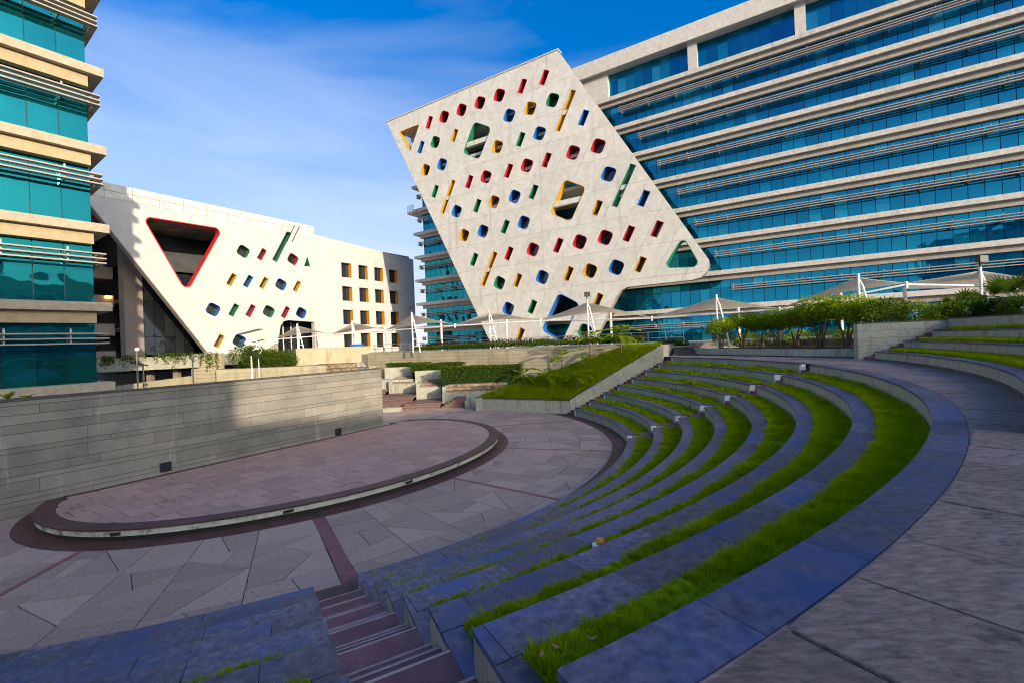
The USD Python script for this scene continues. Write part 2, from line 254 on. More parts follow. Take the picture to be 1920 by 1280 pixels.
# aisles: edges as lines running outwards
NA_R = ((-3.71, 10.31), (0.434, -0.90)); NA_L = ((-4.51, 9.89), (0.437, -0.899))
MA_L = ((5.8, 24.05), (0.996, -0.088)); MA_R = ((5.72, 23.18), (0.996, -0.088))
SW0 = np.array([4.19, 34.5]); SW1 = np.array([12.3, 37.36]); SWD = (SW1 - SW0) / np.linalg.norm(SW1 - SW0)
FA = (SW0 + np.array([SWD[1], -SWD[0]]) * 0.95, SWD)
SEC = {'far': half(*MA_L, True).intersection(half(*FA, False)),
       'middle': half(*MA_R, False).intersection(half(*NA_R, True)),
       'near': half(*NA_L, False)}
SECAZ = {'far': (-14, 26), 'middle': (-64, -6), 'near': (-106, -56)}
ORD = ['lowest', 'second', 'third', 'fourth', 'fifth', 'sixth', 'seventh', 'topmost']
WHERE = {'far': 'beyond the middle steps, beside the sloping lawn wall', 'middle': 'between the purple steps and the middle steps', 'near': 'left of the purple steps in the foreground'}
WALLP = np.array([-9.0, 30.6]); WALLD = np.array([0.547, 0.837]); WALLN = np.array([0.837, -0.547])
grass_pts = []   # (x, y, z, size)

for sec in ('far', 'middle', 'near'):
    clip = SEC[sec]; a0, a1 = SECAZ[sec]
    for k in range(1, NT + 1):
        z = STEP * k
        t = thing('seating_tier', f'{ORD[k-1]} curved stone seating tier {WHERE[sec]}', 'seating tier', group='curved seating tiers of the amphitheatre')
        rout = R(k) + 0.45 if k < NT else 30.0
        # riser wall
        g = ring(R(k) + 0.05, R(k) + 0.30, a0, a1).intersection(clip)
        for q in polys(g.intersection(clip.buffer(-0.16)) if k else g): part(t, 'riser', prism(q, z - STEP - 0.02 if k > 1 else -0.05, z - 0.05), M['pale_stone'])
        for q in polys(g.difference(clip.buffer(-0.162))): part(t, 'end_wall', prism(q, z - STEP - 0.02 if k > 1 else -0.05, z - 0.05), M['beige_stone'] if sec != 'far' else M['white_paint'])
        # core of the tier
        if k < NT:
            core = ring(R(k) + 0.31, R(k + 1) + 0.2, a0, a1).intersection(clip)
            for q in polys(core): part(t, 'core', prism(q, z - STEP - 0.02, z - 0.051), M['beige_stone'])
        # cap stones
        L = 1.35; na = int(math.radians(a1 - a0) * R(k) / L); off = rng.uniform(0, 1)
        edges = [a0 + (i + off) * (a1 - a0) / na for i in range(-1, na + 1)]
        for i in range(len(edges) - 1):
            q = ring(R(k), rout, edges[i], edges[i + 1], 1.0).intersection(clip)
            for q in polys(q):
                if q.area < 0.02: continue
                zz = z + rng.uniform(-0.002, 0.002)
                part(t, 'cap_stone', prism(q.buffer(-0.004, join_style=2), zz - 0.055, zz), M['granite_blue'])
        if k < NT:
            # grass bed behind the cap, with stone at the ends beside the steps
            inner = clip.buffer(-0.22)
            bed = ring(rout + 0.0, R(k + 1) + 0.03, a0, a1).intersection(inner)
            ends = ring(rout + 0.005, R(k + 1) + 0.03, a0, a1).intersection(clip).difference(inner.buffer(0.01))
            for q in polys(ends): part(t, 'end_stone', prism(q, z - 0.05, z - 0.001), M['granite_blue'])
            for q in polys(bed): part(t, 'grass_bed', prism(q, z - 0.05, z + 0.012), M['lawn'])
            # tufts
            for q in polys(ring(rout - 0.02, R(k + 1) - 0.05, a0, a1).intersection(inner)):
                cx0, cy0, cx1, cy1 = q.bounds; shapely.prepare(q)
                m = int(q.area * 900)
                rr = np.sqrt(rng.uniform(rout ** 2, (R(k + 1) - 0.04) ** 2, m)); aa = rng.uniform(a0, a1, m); P = pol(rr, aa)
                ok = shapely.contains_xy(q, P[:, 0], P[:, 1])
                P = P[ok]; dist = np.hypot(P[:, 0], P[:, 1]); keep = rng.uniform(0, 1, len(P)) < np.clip((7.0 / dist) ** 1.6, 0.09, 1.0) * np.clip(2.2 * meshkit.fbm(np.c_[P * 2.1, np.zeros(len(P))], 3, 9) - 0.35, 0.14, 0.9) * 0.8
                P, dist = P[keep], dist[keep]; sz = np.clip(0.55 + dist / 22, 0.7, 2.0)
                low = meshkit.fbm(np.c_[P * 1.4, np.zeros(len(P))], 3, 5)
                grass_pts.append(np.c_[P, np.full(len(P), z + 0.012), sz * (0.6 + 1.0 * low) * 0.8 * (1.0 if sec != 'near' or k >= 5 else 0.55)])

# ------------------------------------------------------------------ steps of the aisles
def aisle(label, p_l, p_r, d, rs=0, n=NT):
    """Flight of purple steps: p_l/p_r lie on its edges at the foot, d points uphill."""
    t = thing('steps', label, 'steps', group=None)
    d = np.array(d, float); d /= np.linalg.norm(d)
    return t, d
def flight(label, clip, az, first=1, last=NT, wide=2.0):
    t = thing('steps', label, 'steps')
    a0, a1 = az
    for k in range(first, last + 1):
        for j in range(3):
            z = STEP * (k - 1) + STEP * (j + 1) / 3
            r0 = R(k) + 0.03 + 0.33 * j; r1 = R(k) + 0.33 * (j + 1) + 0.05 if j < 2 else R(k + 1) + 0.05
            if k == last and j == 2: r1 = 30.0
            if k == last and j == 2: continue
            for q in polys(ring(r0, r1, a0, a1, 1.0).intersection(clip)):
                st = part(t, 'step', prism(q, z - STEP, z), M['purple'])
                for r in (r0 + 0.012,):
                    for qq in polys(ring(r, r + 0.032, a0, a1, 1.0).intersection(clip)):
                        part(st, 'nosing_strip', prism(qq, z - 0.01, z + 0.003), M['nosing'])
    return t
flight('purple granite steps with pale nosing strips between foreground seating tiers', half(*NA_R, False).intersection(half(*NA_L, True)).buffer(-0.004), (-66, -54))
flight('narrow flight of steps climbing through the middle of the seating', half(*MA_R, True).intersection(half(*MA_L, False)).buffer(-0.004), (-18, -4))
flight('narrow flight of steps beside the sloping lawn wall', half(*FA, True).intersection(half(SW0 + np.array([SWD[1], -SWD[0]]) * 0.01, SWD, False)), (6, 30))

# ------------------------------------------------------------------ upper walkway
wk = group_structure('walkway')
wpoly = unary_union([ring(30.006, 33.6, -110, -5), ring(30.006, 42, -6, 30), ring(30.006, 38, -110, -58)])
part(wk, 'bedding', prism(wpoly, WALK - 0.35, WALK - 0.022), M['joint'])
part(wk, 'edge_mortar', prism(ring(30.002, 30.05, -110, 28), WALK - 0.021, WALK - 0.005), M['walk'])
az = -108.0
nslab = 0
while az < 28:
    w = rng.uniform(1.35, 2.3)
    r = 29.995
    first = True
    while r < 42:
        ln = rng.uniform(1.6, 3.2) if not first else rng.uniform(0.8, 2.8); first = False
        q = ring(r, r + ln, az, az + w, 1.0).intersection(wpoly).buffer(-0.015, join_style=2)
        for q in polys(q):
            if q.area > 0.05:
                # ragged edges of split stone
                zz = WALK + rng.uniform(-0.006, 0.005); part(wk, 'slab', prism(ragged(q, 0.011), zz - 0.06, zz), M['walk']); nslab += 1
        r += ln
    az += w

# ------------------------------------------------------------------ stage
SPTS = [(-17.9, 18.0), (-17.55, 16.9), (-16.8, 15.75), (-16.02, 15.1), (-14.66, 14.25), (-13.09, 13.75), (-11.35, 13.63), (-9.9, 14.2), (-8.01, 15.31), (-5.04, 17.19), (-3.7, 18.4), (-2.3, 20.9), (-1.35, 23.6), (-1.0, 25.7), (-1.0, 27.2), (-1.7, 29.2), (-2.95, 30.9), (-4.8, 32.0), (-6.6, 32.5), (-8.4, 32.2), (-9.4, 31.0)]
from scipy.interpolate import splprep, splev
tck, _ = splprep(np.array(SPTS).T, s=0.35, k=3); SX = np.array(splev(np.linspace(0, 1, 120), tck)).T
S = Polygon(np.vstack([SX, [WALLP + WALLD * 0.6 - WALLN * 0.02, WALLP - WALLD * 15.2 - WALLN * 0.02]])).buffer(0)
front = half(WALLP + WALLN * 0.0, WALLD, False)   # in front of the wall
Sfull = S
STZ = 0.40
st = group_structure('stage')
part(st, 'plinth', prism(S.buffer(-0.14), -0.05, 0.17), M['black'])
face = S.buffer(-0.05)
part(st, 'face', prism(face.difference(face.buffer(-0.25)), 0.17, STZ - 0.05), M['stained_stone'])
part(st, 'bedding', prism(S.buffer(-0.3), 0.15, STZ - 0.025), M['joint'])
rim = S.difference(S.buffer(-0.55)).difference(half(WALLP + WALLN * 0.25, WALLD, True))
for i in range(44):
    a = -150 + i * (230 / 44); wedge = Polygon([CEN + np.array([3, 0]), *(CEN + np.array([3, 0]) + 30 * np.array([[math.cos(math.radians(x)), math.sin(math.radians(x))] for x in (a, a + 115 / 44, a + 230 / 44)]))])
    for q in polys(rim.intersection(wedge).buffer(-0.003, join_style=2)): part(st, 'rim_stone', prism(q, STZ - 0.05, STZ + 0.004), M['maroon'])
inside = S.buffer(-0.556)
cnt = 0
for i in range(-30, 40):
    for j in range(-4, 24):
        wv = 0.92; wd = 0.92
        o = WALLP + WALLD * (i * wv + (0.46 if j % 2 else 0)) + WALLN * (j * wd)
        q = Polygon([o, o + WALLD * wv, o + WALLD * wv + WALLN * wd, o + WALLN * wd]).buffer(-0.006, join_style=2).intersection(inside)
        for q in polys(q.buffer(-0.010, join_style=2)):
            if q.area > 0.02:
                zz = STZ + rng.uniform(-0.003, 0.003); part(st, 'stage_tile', prism(q, zz - 0.03, zz), M['stage_tile']); cnt += 1
for px, py in ((237, 990), (540, 953), (769, 903)):
    P = atz(px, py, 0.25); e = np.array(face.exterior.interpolate(face.exterior.project(Point(P[:2]))).coords[0]); n = e - np.array(face.exterior.interpolate(face.exterior.project(Point(P[:2])) + 0.1).coords[0]); n /= np.linalg.norm(n)
    no = np.array([n[1], -n[0]]);  no = no if no @ (e - CEN) > 0 else -no
    b = bar([*(e - n * 0.16 + no * 0.004), 0.235], [*(e + n * 0.16 + no * 0.004), 0.255], 0.03, 0.10); part(st, 'step_light', b, M['black'])

# ------------------------------------------------------------------ floor of the arena
fl = group_structure('arena_floor')
FL = unary_union([ring(2.0, 20.75, -118, 60, 1.0), Polygon([(-14, 25), (4.2, 34.6), (-3.2, 38.6), (-6.6, 41.8), (-13, 43), (-16, 34)])]).intersection(half(WALLP, WALLD, False).union(half(WALLP + WALLD * 0.3, (-WALLN[0], -WALLN[1]), False)))
FL = FL.difference(Polygon([SW0, (30, 43), (20, 60), (-3.3, 38.55)]))
part(fl, 'subgrade', prism(sbox(-120, -60, 80, 120), -0.6, -0.3), M['joint'])
part(fl, 'bedding', prism(FL.buffer(0.2).difference(S.buffer(-0.6)), -0.25, -0.02), M['joint'])
band1 = ring(19.95, 20.78, -118, 24, 1.0).intersection(FL); band2 = S.buffer(0.5).difference(S.buffer(-0.2)).intersection(FL)
for i in range(60):
    a = -118 + i * 142 / 60
    for q in polys(ring(19.95, 20.78, a, a + 142 / 60, 1.0).intersection(FL).difference(band2).buffer(-0.003, join_style=2)): part(fl, 'border_stone', prism(q, -0.05, 0.004), M['maroon'])
for i in range(40):
    a = -150 + i * 230 / 40; c = CEN + np.array([3, 0]); wedge = Polygon([c, *(c + 30 * np.array([[math.cos(math.radians(x)), math.sin(math.radians(x))] for x in (a, a + 115 / 40, a + 230 / 40)]))])
    for q in polys(band2.intersection(wedge).buffer(-0.003, join_style=2)): part(fl, 'border_stone', prism(q, -0.05, 0.004), M['maroon'])
rad = []
for a, w in ((-36.9, 0.15), (-58.6, 0.36), (-83.6, 0.15), (11.5, 0.16), (-15.4, 0.10)):
    e = np.array([math.cos(math.radians(a)), math.sin(math.radians(a))]); rb = LineString([CEN + e * 12, CEN + e * 20]).buffer(w / 2, cap_style=2).intersection(FL).difference(band1.union(band2)); rad.append(rb)
    for q in polys(rb): part(fl, 'band_stone', prism(q, -0.05, 0.003), M['purple'])
area = FL.difference(unary_union([band1, band2, S, *rad]))
cells = []
az = -118.0
while az < 75:
    w = rng.uniform(4.6, 6.2); r = 8.0
    while r < 24:
        ln = rng.uniform(1.1, 2.3); c = ring(r, r + ln, az, az + w, 2.0)
        for g in polys(c.intersection(area)):
            if g.area < 0.03: continue
            if g.area > 0.7 and rng.uniform() < 0.85:   # crazy cut across the stone
                ce = np.array(g.centroid.coords[0]) + rng.uniform(-0.2, 0.2, 2); an = math.radians(az + rng.choice([35, -35, 55, -60, 90, 15]) + rng.uniform(-8, 8)); e = np.array([math.cos(an), math.sin(an)])
                pcs = polys(shsplit(g, LineString([ce - e * 9, ce + e * 9])))
                if rng.uniform() < 0.5 and len(pcs) > 1:
                    g2 = max(pcs, key=lambda q: q.area); ce = np.array(g2.centroid.coords[0]); an += rng.choice([70, -70, 100]) * math.pi / 180; e = np.array([math.cos(an), math.sin(an)])
                    pcs = [q for q in pcs if q is not g2] + polys(shsplit(g2, LineString([ce - e * 9, ce + e * 9])))
            else: pcs = [g]
            cells += pcs
        r += ln
    az += w
cells.sort(key=lambda q: np.hypot(*q.centroid.coords[0]))
rest = MB()
for i, q in enumerate(cells):
    for q in polys(q.buffer(-0.012, join_style=2)):
        zz = rng.uniform(-0.007, 0.0); m = prism(ragged(q, 0.009, 0.2), zz - 0.045, zz)
        if i < 520: part(fl, 'paving_stone', m, M['paving'])
        else: rest.mesh(m)
if rest.n: part(fl, 'paving_stones', rest.get(), M['paving'], kind='stuff')

# ------------------------------------------------------------------ wall behind the stage
WF = Frame(WALLN, WALLP @ WALLN, WALLD); ws0 = WALLP @ WALLD
sw = thing('stage_wall', 'long grey stone clad wall standing behind the stage, its right end in sunshine', 'wall')
part(sw, 'core', WF.box(ws0 - 30, ws0 + 0.17, -0.5, -0.012, -0.1, 4.17), M['joint'])
part(sw, 'coping', WF.box(ws0 - 30, ws0 + 0.22, -0.55, 0.03, 4.17, 4.23), M['coping'])
z = 0.0; row = 0
while z < 4.16:
    h = random.choice([0.2, 0.34, 0.34, 0.5, 0.5, 0.26]); h = min(h, 4.165 - z)
    if 4.165 - z - h < 0.12: h = 4.165 - z
    a = 0.17 - random.uniform(0, 3); a1 = 0.17
    while a1 > -24:
        a = max(a, -26)
        part(sw, 'cladding_panel', WF.box(ws0 + a + 0.007, ws0 + a1 - 0.007, -0.012, random.uniform(-0.001, 0.003), z + 0.009, z + h - 0.009), M['plank'])
        a1 = a; a -= random.uniform(2.2, 5.5)
    z += h; row += 1
z = 0.0
while z < 4.1:   # end face
    h = 0.46; part(sw, 'cladding_panel', WF.box(ws0 + 0.17, ws0 + 0.18, -0.5, -0.001, z + 0.004, min(z + h - 0.004, 4.16)), M['plank']); z += h
for px, py, lab in ((310, 874, 'square black wall light low on the grey stage wall, left one'), (634, 808, 'square black wall light low on the grey stage wall near its right end')):
    q = WF.pick(px, py); t = thing('wall_light', lab, 'wall light', group=None)
    part(t, 'housing', WF.box(q[0] - 0.22, q[0] + 0.22, 0.006, 0.05, q[1] - 0.2, q[1] + 0.2), M['black'])
    for i in range(3): part(t, 'louvre', WF.box(q[0] - 0.17, q[0] + 0.17, 0.05, 0.07, q[1] - 0.13 + i * 0.1, q[1] - 0.09 + i * 0.1), M['mullion'])
    part(t, 'lens', WF.box(q[0] - 0.17, q[0] + 0.17, 0.05, 0.054, q[1] - 0.17, q[1] + 0.17), M['pane_dark'])

# ------------------------------------------------------------------ sloping lawn with its walls
LA = np.array([-3.25, 38.45, 1.06]); LB = np.array([SW0[0], SW0[1], 1.06]); LC = np.array([SW1[0], SW1[1], 4.95]); LD = np.array([9.7, 38.3, 4.85])
lw = thing('lawn_planter', 'sloping lawn planter with pale stone walls between the arena and the upper plaza', 'planter')
def wall_quad(p0, p1, zt0, zt1, zb0, zb1, th, side):
    p0 = np.array(p0[:2], float); p1 = np.array(p1[:2], float); d = p1 - p0; d /= np.linalg.norm(d); n = np.array([-d[1], d[0]]) * side * th
    return box8([(*p0, zb0), (*p1, zb1), (*(p1 + n), zb1), (*(p0 + n), zb0), (*p0, zt0), (*p1, zt1), (*(p1 + n), zt1), (*(p0 + n), zt0)])
part(lw, 'side_wall', wall_quad(LB, LC, LB[2], LC[2], -0.1, 3.2, 0.25, 1), M['pale_stone'])
part(lw, 'side_coping', wall_quad(LB - np.array([0.02, 0.04, 0]), LC, LB[2] + 0.06, LC[2] + 0.06, LB[2] + 0.004, LC[2] + 0.004, 0.33, 1), M['coping'])
for i in range(9):   # cladding joints on the side wall: courses that follow the ground
    pass
d = SWD; nn = np.array([SWD[1], -SWD[0]])
SWF = Frame(nn, SW0 @ nn, SWD); a00 = SW0 @ SWD; LEN = float(np.linalg.norm(SW1 - SW0))
shape = Polygon([(a00, -0.05), (a00 + LEN, 3.9), (a00 + LEN, 4.93), (a00, 1.04)])
z = 0.0
while z < 4.9:
    for q in polys(shape.intersection(sbox(a00 - 1, z + 0.006, a00 + LEN + 1, z + 0.44))):
        part(lw, 'cladding_panel', SWF.plate(q, 0.004, 0.012), M['pale_stone'])
    z += 0.45
part(lw, 'front_wall', wall_quad(LA, LB, 1.0, 1.0, -0.1, -0.1, 0.3, 1), M['pale_stone'])
part(lw, 'front_coping', wall_quad(LA + np.array([-0.02, -0.04, 0]), LB + np.array([0, -0.05, 0]), 1.07, 1.07, 1.004, 1.004, 0.36, 1), M['coping'])
part(lw, 'left_wall', wall_quad(LA, LD, 1.0, 4.85, -0.1, 1.2, 0.3, -1), M['pale_stone'])
part(lw, 'left_coping', wall_quad(LA + np.array([-0.02, 0.02, 0]), LD, 1.07, 4.92, 1.004, 4.854, 0.34, -1), M['coping'])
n_ = 24; gu, gv = np.meshgrid(np.linspace(0.02, 0.985, n_), np.linspace(0.02, 1, n_), indexing='ij')
def lawnP(u, v):
    u = np.asarray(u)[..., None]; v = np.asarray(v)[..., None]
    P = (1 - u) * (1 - v) * LA + u * (1 - v) * LB + u * v * LC + (1 - u) * v * LD
    P = P.copy(); P[..., 2] += -0.03 + 0.10 * (meshkit.fbm(P * [0.5, 0.5, 0], 3, 3) - 0.5) * np.minimum(1, 8 * np.minimum(u, 1 - u))[..., 0]
    return P
GP = lawnP(gu, gv).reshape(-1, 3); idx = np.arange(n_ * n_).reshape(n_, n_)
part(lw, 'turf', (GP, np.stack([idx[:-1, :-1], idx[1:, :-1], idx[1:, 1:], idx[:-1, 1:]], -1).reshape(-1, 4)), M['lawn'], smooth=True)
m = 15000; uu, vv = rng.uniform(0.03, 0.97, m), rng.uniform(0.01, 0.99, m); P = lawnP(uu, vv)
grass_pts.append(np.c_[P[:, :2], P[:, 2] - 0.01, rng.uniform(1.2, 3.0, m)])

# ------------------------------------------------------------------ grass tufts
protoscope = '/World/grass'
gi = UsdGeom.PointInstancer.Define(stage, '/World/grass'); setd(gi.GetPrim(), label='short green grass growing on the seating tiers and the sloping lawn', category='grass', kind='stuff')
protos = []
for i in range(5):
    v, f = [], []
    for b in range(16):
        a = rng.uniform(0, 2 * np.pi); r = abs(rng.normal(0, 0.03)); h = rng.uniform(0.06, 0.135); w = rng.uniform(0.0025, 0.0045); lean = rng.uniform(0.2, 1.0) * h; la = rng.uniform(0, 2 * np.pi)
        b0 = np.array([r * np.cos(a), r * np.sin(a), 0]); wd = np.array([np.cos(la + 1.57), np.sin(la + 1.57), 0]) * w; mid = b0 + np.array([np.cos(la), np.sin(la), 0]) * lean * 0.35 + [0, 0, h * 0.62]; tip = b0 + np.array([np.cos(la), np.sin(la), 0]) * lean + [0, 0, h]
        k = len(v); v += [b0 - wd, b0 + wd, mid + wd * 0.8, mid - wd * 0.8, tip]; f += [[k, k + 1, k + 2], [k, k + 2, k + 3], [k + 3, k + 2, k + 4]]
    protos.append(str(usdkit.mesh(stage, f'/World/grass/tuft_{i:03d}' if i else '/World/grass/tuft', (np.array(v), np.array(f)), M['grass']).GetPath()))
GPTS = np.vstack(grass_pts); n = len(GPTS)
gi.CreatePrototypesRel().SetTargets([Sdf.Path(p) for p in protos])
gi.CreatePositionsAttr(Vt.Vec3fArray.FromNumpy(GPTS[:, :3].astype(np.float32))); gi.CreateProtoIndicesAttr(Vt.IntArray.FromNumpy(rng.integers(0, 5, n).astype(np.int32)))
ang = rng.uniform(0, 2 * np.pi, n); gi.CreateOrientationsAttr(Vt.QuathArray([Gf.Quath(float(np.cos(a / 2)), 0, 0, float(np.sin(a / 2))) for a in ang]))
sc = GPTS[:, 3]; gi.CreateScalesAttr(Vt.Vec3fArray.FromNumpy(np.c_[sc * 1.25, sc * 1.25, sc].astype(np.float32)))

# ------------------------------------------------------------------ ground, plaza, court
RW0 = np.array([9.9, 38.6]); RWD = np.array([-0.857, 0.515]); RW1 = RW0 + RWD * 36
court = Polygon([(-6.5, 34), WALLP + WALLD * 0.3, WALLP - WALLD * 40, (-62, 8), (-48, 50), tuple(RW1), tuple(RW0), (4.2, 34.6)])
hole = unary_union([Point(*CEN).buffer(30.0, 64), court]).buffer(0)
structure('ground', prism(sbox(-3000, -3000, 3000, 3000).difference(hole), -0.5, WALK - 0.05), M['ground'])
structure('court', prism(court.difference(FL.buffer(0.1)).difference(Point(*CEN).buffer(20, 32).intersection(half(WALLP, WALLD, False))), 0.6, 1.2) if False else prism(court.intersection(half(WALLP - WALLN * 0.5, WALLD, True)).difference(Polygon([(-16.3, 56), (-16.3, 40), (-13.5, 37), (-10.5, 30), (6, 30), (6, 56)])), 0.7, 1.2), M['ground'])
PLZ = 4.9
plaza = Polygon([tuple(RW0 + np.array([0, 0.0])), (12.4, 37.6), (15.8, 41.2), (23.6, 40.2), (23.6, 26.2), (60, 18), (60, 70), (-60, 110), (-30, 60), tuple(RW1)])
structure('plaza', prism(plaza.buffer(0), 3.4, PLZ), M['ground'])

# ------------------------------------------------------------------ window shapes
def rrect(c, w, h, ang, r, n=4):
    q = sbox(-w / 2, -h / 2, w / 2, h / 2)
    if r: q = q.buffer(-r).buffer(r, quad_segs=n)
    return affinity.translate(affinity.rotate(q, ang, origin=(0, 0)), *c)
def rtri(c, side, ang, r):
    q = Polygon([(side / math.sqrt(3) * math.cos(math.radians(a)), side / math.sqrt(3) * math.sin(math.radians(a))) for a in (90, 210, 330)])
    return affinity.translate(affinity.rotate(q.buffer(-r).buffer(r, quad_segs=5), ang, origin=(0, 0)), *c)
def hole_window(owner, F, shp, depth, front, colour, name='window', pane=True, beam=None, beam_mat=None):
    """A deep coloured reveal round an opening, with a pane at its back."""
    liner = shp.difference(shp.buffer(-0.055, join_style=2 if len(shp.exterior.coords) < 8 else 1))
    w = part(owner, name, F.plate(liner, front - depth, front + 0.012), M[colour])
    if pane: part(w, 'pane', F.plate(shp.buffer(-0.05), front - depth + 0.02, front - depth + 0.05), M['pane_dark'] if pane is True else pane)
    if beam is not None:
        for q in polys(beam.intersection(shp.buffer(-0.06))): part(w, 'beam', F.plate(q, front - depth * 0.75, front - 0.12), beam_mat or M['cream_panel'])
    return w

# ------------------------------------------------------------------ glass office building (right)
A3 = 0.56; F3 = Frame((-math.sin(A3), -math.cos(A3)), -56.01, (-math.cos(A3), math.sin(A3)))
Z0 = 12.73; H3 = 3.9; SL, SR = 52.9, -24.0
b3 = thing('glass_office_building', 'long office building of teal glass bands and cream floor slabs, behind the white tilted facade', 'building')
part(b3, 'inner_wall', F3.box(SR, SL - 0.9, -24, -1.15, 3.0, 40.0), M['dark_wall'])
GO = -0.75
npart = 0; rest = {i: MB() for i in range(5)}
pane_jobs = []
for k in range(-2, 7):
    zt = Z0 + H3 * k
    part(b3, 'floor_slab', F3.box(SR, SL, GO - 0.3, 0.0, zt - 0.5, zt), M['fascia'])
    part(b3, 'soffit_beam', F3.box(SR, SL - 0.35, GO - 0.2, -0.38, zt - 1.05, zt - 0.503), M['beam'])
    part(b3, 'end_slab', F3.box(SL + 0.004, SL + 0.85, -9, -0.02, zt - 0.42, zt - 0.02), M['fascia'])
    if k == -2: continue
    # sunshade louvres
    zl = zt - 1.78
    s_start = {6: 17.9, 5: 15.7, 4: 13.5, 3: 11.4, 2: 9.6, 1: 7.6, 0: 6.0, -1: 18.0}[k]
    runs = [(SR, s_start)] + ([(lft, SL - 0.3) for lft in ({-1: 36.5, 0: 39.6, 1: 42.3, 2: 45.0, 3: 47.6, 4: 50.0, 5: 51}.get(k),) if lft])
    for r0, r1 in runs:
        for j in range(3):
            part(b3, 'sunshade_fin', F3.box(r0, r1, -0.05, 0.24, zl - 0.24 * j - 0.07, zl - 0.24 * j), M['louvre'])
        a = r1 - 0.15
        while a > r0:
            br = MB().add(*F3.box(a - 0.03, a + 0.03, GO + 0.05, 0.02, zl - 0.56, zl + 0.0)); br.add(*F3.box(a - 0.02, a + 0.02, -0.02, 0.05, zl, zl + 0.22)); part(b3, 'sunshade_bracket', br.get(), M['louvre']); a -= 3.27
    # panes: a tall band under a shallow one
    ztop, zsplit, zbot = zt - 1.055, zt - 1.95, zt - H3 + 0.004
    if k == 6: pass
    ns = int((SL - 0.95 - SR) / 1.09)
    for i in range(ns):
        a0 = SL - 0.95 - 1.09 * (i + 1)
        for za, zb in ((zbot, zsplit - 0.03), (zsplit + 0.03, ztop)):
            pane_jobs.append((a0, za, zb))
    part(b3, 'transom', F3.box(SR, SL - 0.95, GO - 0.06, GO - 0.012, zsplit - 0.04, zsplit + 0.04), M['mullion'])
# attic storey: glass between broad piers under the cornice
zt = Z0 + H3 * 6
for s0, s1 in ((19.27, 26.0), (8.62, 9.62), (-1.88, -0.9), (-12.4, -11.4), (-22.9, -21.9)): part(b3, 'pier', F3.box(s0, s1, GO - 0.3, -0.06, zt + 0.003, 39.25), M['fascia'])
for s0, s1 in ((9.62, 19.27), (-0.9, 8.62), (-11.4, -1.88), (-21.9, -12.4), (26.0, SL - 0.9)):
    m_ = max(1, round((s1 - s0) / 1.09)); w_ = (s1 - s0) / m_
    for i in range(m_): pane_jobs.append((s0 + w_ * i - (1.09 - w_) * 0, zt + 0.02, 38.3)); pane_jobs.append((s0 + w_ * i, 38.34, 39.2))
part(b3, 'cornice', F3.box(SR, SL, GO - 0.3, 0.55, 39.25, 41.1), M['fascia'])
part(b3, 'roof', F3.box(SR, SL - 0.1, -24, GO - 0.32, 40.2, 40.6), M['roof'])
part(b3, 'end_wall', F3.box(SL - 0.9, SL - 0.75, -20, GO - 0.02, 3.0, 40.2), GL[0])
part(b3, 'mullion_plane', F3.box(SR, SL - 0.95, -1.05, GO - 0.07, 4.0, 40.0), M['mullion'])
pane_jobs.sort(key=lambda j: abs(j[0] + 3) + 0.2 * abs(j[1] - 18))
for i, (a0, za, zb) in enumerate(pane_jobs):
    c = int(rng.choice(5, p=[0.10, 0.36, 0.24, 0.18, 0.12])); w_ = 1.09
    bxm = F3.box(a0 + 0.028, a0 + w_ - 0.028, GO - 0.05, GO + rng.uniform(-0.004, 0.004), za, zb)
    if i < 300: part(b3, 'pane', bxm, GL[c])
    else: rest[c].add(*bxm)
for c in rest:
    if rest[c].n: part(b3, 'panes', rest[c].get(), GL[c], kind='stuff')
# small balcony at the far left end
part(b3, 'balcony', F3.box(SL + 0.86, SL + 2.4, -4, -0.4, Z0 + H3 * 4 - 0.42, Z0 + H3 * 4 - 0.05), M['fascia'])
rl = MB()
for j in range(4): rl.add(*F3.box(SL + 0.9, SL + 2.35, -0.46, -0.42, Z0 + H3 * 4 + 0.25 * j + 0.2, Z0 + H3 * 4 + 0.25 * j + 0.24))
for j in range(5): rl.add(*F3.box(SL + 0.9 + j * 0.35, SL + 0.94 + j * 0.35, -0.46, -0.42, Z0 + H3 * 4 - 0.05, Z0 + H3 * 4 + 1.0))
part(b3, 'balcony_rail', rl.get(), M['blue'])

